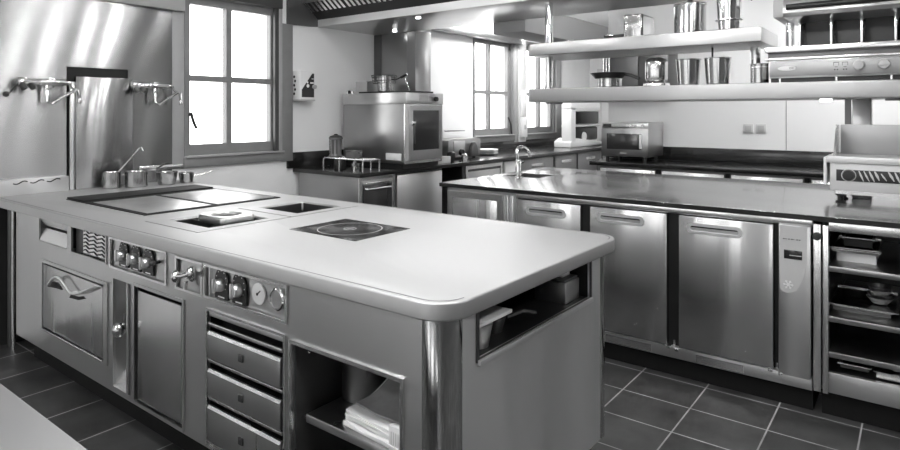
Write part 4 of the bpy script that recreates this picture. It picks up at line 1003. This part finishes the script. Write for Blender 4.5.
MB().lathe([(0, 0), (.07, 0), (.06, .02), (0, .02)], (-3.90, 8.30, ZC+.14), 24, (1, 0, 0)).build('gauge', 'plastic', mx)
# pale cupboard in the room beyond
hc_ = thing('tall_cupboard', 'pale tall cupboard in the room beyond, behind the microwave', 'cupboard', (-2.75, 8.6, 0))
MB().box(-3.30, -2.70, 8.35, 8.95, .06, 1.62, b=.006).build('body', 'greyplastic', hc_)
MB().box(-3.28, -2.72, 8.33, 8.35, .10, 1.40, b=.004).build('door', 'greywall', hc_)
MB().box(-3.30, -2.70, 8.34, 8.95, 1.64, 1.70, b=.004).build('top_board', 'white', hc_)
MB().box(-3.25, -2.75, 8.40, 8.9, 0, .06).build('plinth', 'plinth', hc_)
MB().box(-3.28, -2.72, 8.36, 8.93, 1.62, 1.64).build('top_gap', 'dsteel', hc_)

# dispenser on the window wall
dsp = thing('wall_dispenser', 'white wall box with dots and a black triangle, right of the near window', 'dispenser', (XW, 3.53, 1.52))
MB().box(XW+.0005, XW+.124, 3.452, 3.607, 1.515, 1.765, b=.004).build('case', 'white', dsp)
dm = MB()
for k in range(5): dm.cyl((-4.385+.012*(k % 2)+.03, 3.4515, 1.565+k*.037), (-4.385+.012*(k % 2)+.03, 3.449, 1.565+k*.037), .012, n=16)
dm.build('dots', 'black', dsp)
tr_ = MB().prism([(3.470, 1.535), (3.604, 1.535), (3.604, 1.745), (3.585, 1.745), (3.47, 1.60)], 'yz', XW+.1235, XW+.1265).build('black_triangle', 'black', dsp)
rw = MB(); rw.lathe([(0, 0), (.016, 0), (0, .003)], (XW+.1268, 3.535, 1.635), 18, (1, 0, 0)); rw.lathe([(0, 0), (.010, 0), (0, .003)], (XW+.1268, 3.53, 1.665), 18, (1, 0, 0)); rw.box(XW+.1262, XW+.128, 3.56, 3.60, 1.655, 1.668); rw.box(XW+.1262, XW+.128, 3.575, 3.60, 1.695, 1.70)
rw.build('white_marks', 'plastic', tr_)
MB().box(XW+.0005, XW+.14, 3.452, 3.607, 1.503, 1.515, b=.003).build('drip_shelf', 'greyplastic', dsp)
MB().cyl((XW+.126, 3.595, 1.63), (XW+.155, 3.60, 1.625), .018, n=16, b=.004).build('dispensing_lever', 'greyplastic', dsp)
# roller blind case over the second window
bl = thing('blind_case', 'steel roller blind case above the middle window', 'blind', (XW, 6.3, 2.34))
MB().box(XW+.0005, XW+.11, 5.40, 7.22, 2.325, 2.405, b=.006).build('case', 'shelf', bl)
MB().box(XW+.0005, XW+.12, 7.222, 7.27, 2.33, 2.40, b=.004).build('end_bracket', 'white', bl)

# ------------------------------------------------------------------ extraction hood
hd = thing('extraction_hood', 'big steel extraction hood with slatted grease filters running across the ceiling', 'hood', (-1.7, 4.0, 2.18))
HX0, HX1 = -4.398, 1.2
MB().box(HX0, HX1, 3.745, 4.515, 2.185, 2.20, b=.002).build('underside', 'hood', hd)
MB().prism([(3.738, 2.183), (3.752, 2.183), (3.752, 2.262), (3.745, 2.262), (3.738, 2.245)], 'yz', HX0, HX1).build('front_lip', 'lip', hd)
MB().box(HX0, HX1, 4.50, 4.515, 2.20, CEIL-.001).build('rear_panel', 'hood', hd)
MB().box(HX0, HX1, 3.56, 3.575, 2.375, CEIL-.001).build('front_panel', 'shelf', hd)
MB().prism([(3.400, 2.166), (3.737, 2.183), (3.737, 2.25), (3.57, 2.385), (3.57, CEIL-.001), (3.40, CEIL-.001)], 'yz', HX0, HX0+.02).build('end_plate', 'liner', hd)
MB().prism([(3.752, 2.235), (3.76, 2.24), (3.59, 2.385), (3.582, 2.38)], 'yz', HX0+.02, HX1).build('filter_backing', 'void', hd)
A, B = Vector((0, 3.745, 2.262)), Vector((0, 3.578, 2.392))
per = .058
i = 0; x = HX0+.03
# slats grouped into filter cassettes, each one a part
while x < 1.15:
    fm = MB()
    nsl = 8
    for k in range(nsl):
        xs = x + k*per
        t_ = bmesh.new()
        n_ = Vector((0, .61, .79))*-.012
        q = [Vector((xs, *A.yz)), Vector((xs+.030, *A.yz)), Vector((xs+.030, *B.yz)), Vector((xs, *B.yz))]
        vs = [t_.verts.new(p) for p in q] + [t_.verts.new(p+n_) for p in q]
        for f_ in ((0, 1, 2, 3), (4, 5, 6, 7), (0, 1, 5, 4), (1, 2, 6, 5), (2, 3, 7, 6), (3, 0, 4, 7)): t_.faces.new([vs[j] for j in f_])
        bmesh.ops.recalc_face_normals(t_, faces=t_.faces[:])
        fm._join(t_)
    fm.build('grease_filter', 'rim', hd)
    x += nsl*per + .01
for (x, y) in ((-4.02, 4.38), (-3.30, 3.88)): MB().cyl((x, y, 2.178), (x, y, 2.186), .02, n=20).build('hood_lamp', 'spot', hd)

# ------------------------------------------------------------------ added lamps, all out of view
def added_lamp(x, y, w, d, label, z=CEIL):  # lamp added above the view to brighten the room
    t = thing('added_ceiling_lamp', label, 'lamp', (x, y, z-.06), 'added ceiling lamps')
    MB().plate((x-w/2-.02, x+w/2+.02, y-d/2-.02, y+d/2+.02), [(x-w/2, x+w/2, y-d/2, y+d/2)], 'xy', z-.06, z-.001).build('frame', 'white', t)
    MB().box(x-w/2, x+w/2, y-d/2, y+d/2, z-.05, z-.04).build('diffuser', 'lamp', t)
def added_downlight(x, y, label):  # lamp added out of view to throw streaks on the steel wall
    t = thing('added_downlight', label, 'lamp', (x, y, CEIL-.03), 'added downlights over the island')
    MB().lathe([(.06, 0), (.085, 0), (.085, .029), (.06, .029)], (x, y, CEIL-.03), 28, closed=True).build('bezel', 'rim', t)
    MB().cyl((x, y, CEIL-.022), (x, y, CEIL-.012), .06, n=28).build('diffuser', 'halogen', t)
for i_, x in enumerate((-3.4, -2.6, -1.8, -1.0)):
    for y in (2.2, 3.0):
        added_downlight(x, y, ('first', 'second', 'third', 'last')[i_] + ' added lamp from the window wall in the row ' + ('over the middle of the island' if y < 2.5 else 'over the aisle behind the island'))
added_lamp(-1.2, .6, 1.2, .3, 'added ceiling lamp over the near aisle')
added_lamp(-3.0, -1.2, 1.2, .3, 'added ceiling lamp over the worktable end of the near aisle')
added_lamp(1.3, 1.6, .3, 1.2, 'added ceiling lamp at the right of the island')
added_lamp(.1, 5.4, 1.2, .3, 'added ceiling lamp over the back worktop')
added_lamp(-2.0, 8.0, .4, 1.2, 'added ceiling lamp in the room beyond the back wall')
added_lamp(-3.85, 6.5, .4, 1.2, 'added ceiling lamp by the far windows')
st = MB().box(-2.2, 1.1, 4.5149, 4.56, 2.42, 2.48, b=.004).build('added_strip_lamp', 'white', hd)  # added lamp hidden behind the hood to brighten the back wall
MB().box(-2.18, 1.08, 4.56, 4.60, 2.42, 2.48, b=.01).build('strip_diffuser', 'lamp', st)

tl = thing('added_track_light', 'added light rail with round globe bulbs hanging over the back of the island', 'lamp', (-1.65, 2.6, 2.2))
MB().box(-3.0, -.3, 2.585, 2.615, 2.27, 2.30, b=.003).build('rail', 'dsteel', tl)  # unseen rail, added so its bulbs streak the wall cladding
for x in (-2.8, -.5): MB().cyl((x, 2.6, 2.30), (x, 2.6, CEIL-.001), .006, n=10).build('hanger_rod', 'rim', tl)
for x, rb in ((-2.9, .036), (-2.35, .036), (-1.42, .044), (-.45, .050)):
    sk_ = MB().cyl((x, 2.6, 2.22), (x, 2.6, 2.27), .018, n=16).build('lamp_holder', 'dsteel', tl)
    MB().sphere((x, 2.6, 2.222-rb), rb).build('bulb', 'bulb', sk_)

# ------------------------------------------------------------------ daylight
w = D.worlds.new('daylight'); S.world = w; w.use_nodes = True
nt = w.node_tree; bg = nt.nodes['Background']
bg.inputs[0].default_value = (1, 1, 1, 1); bg.inputs[1].default_value = 4.0

S.view_settings.view_transform = 'Standard'; S.view_settings.look = 'None'
S.view_settings.gamma = 1; S.view_settings.use_curve_mapping = False
S.view_settings.exposure = 0.5
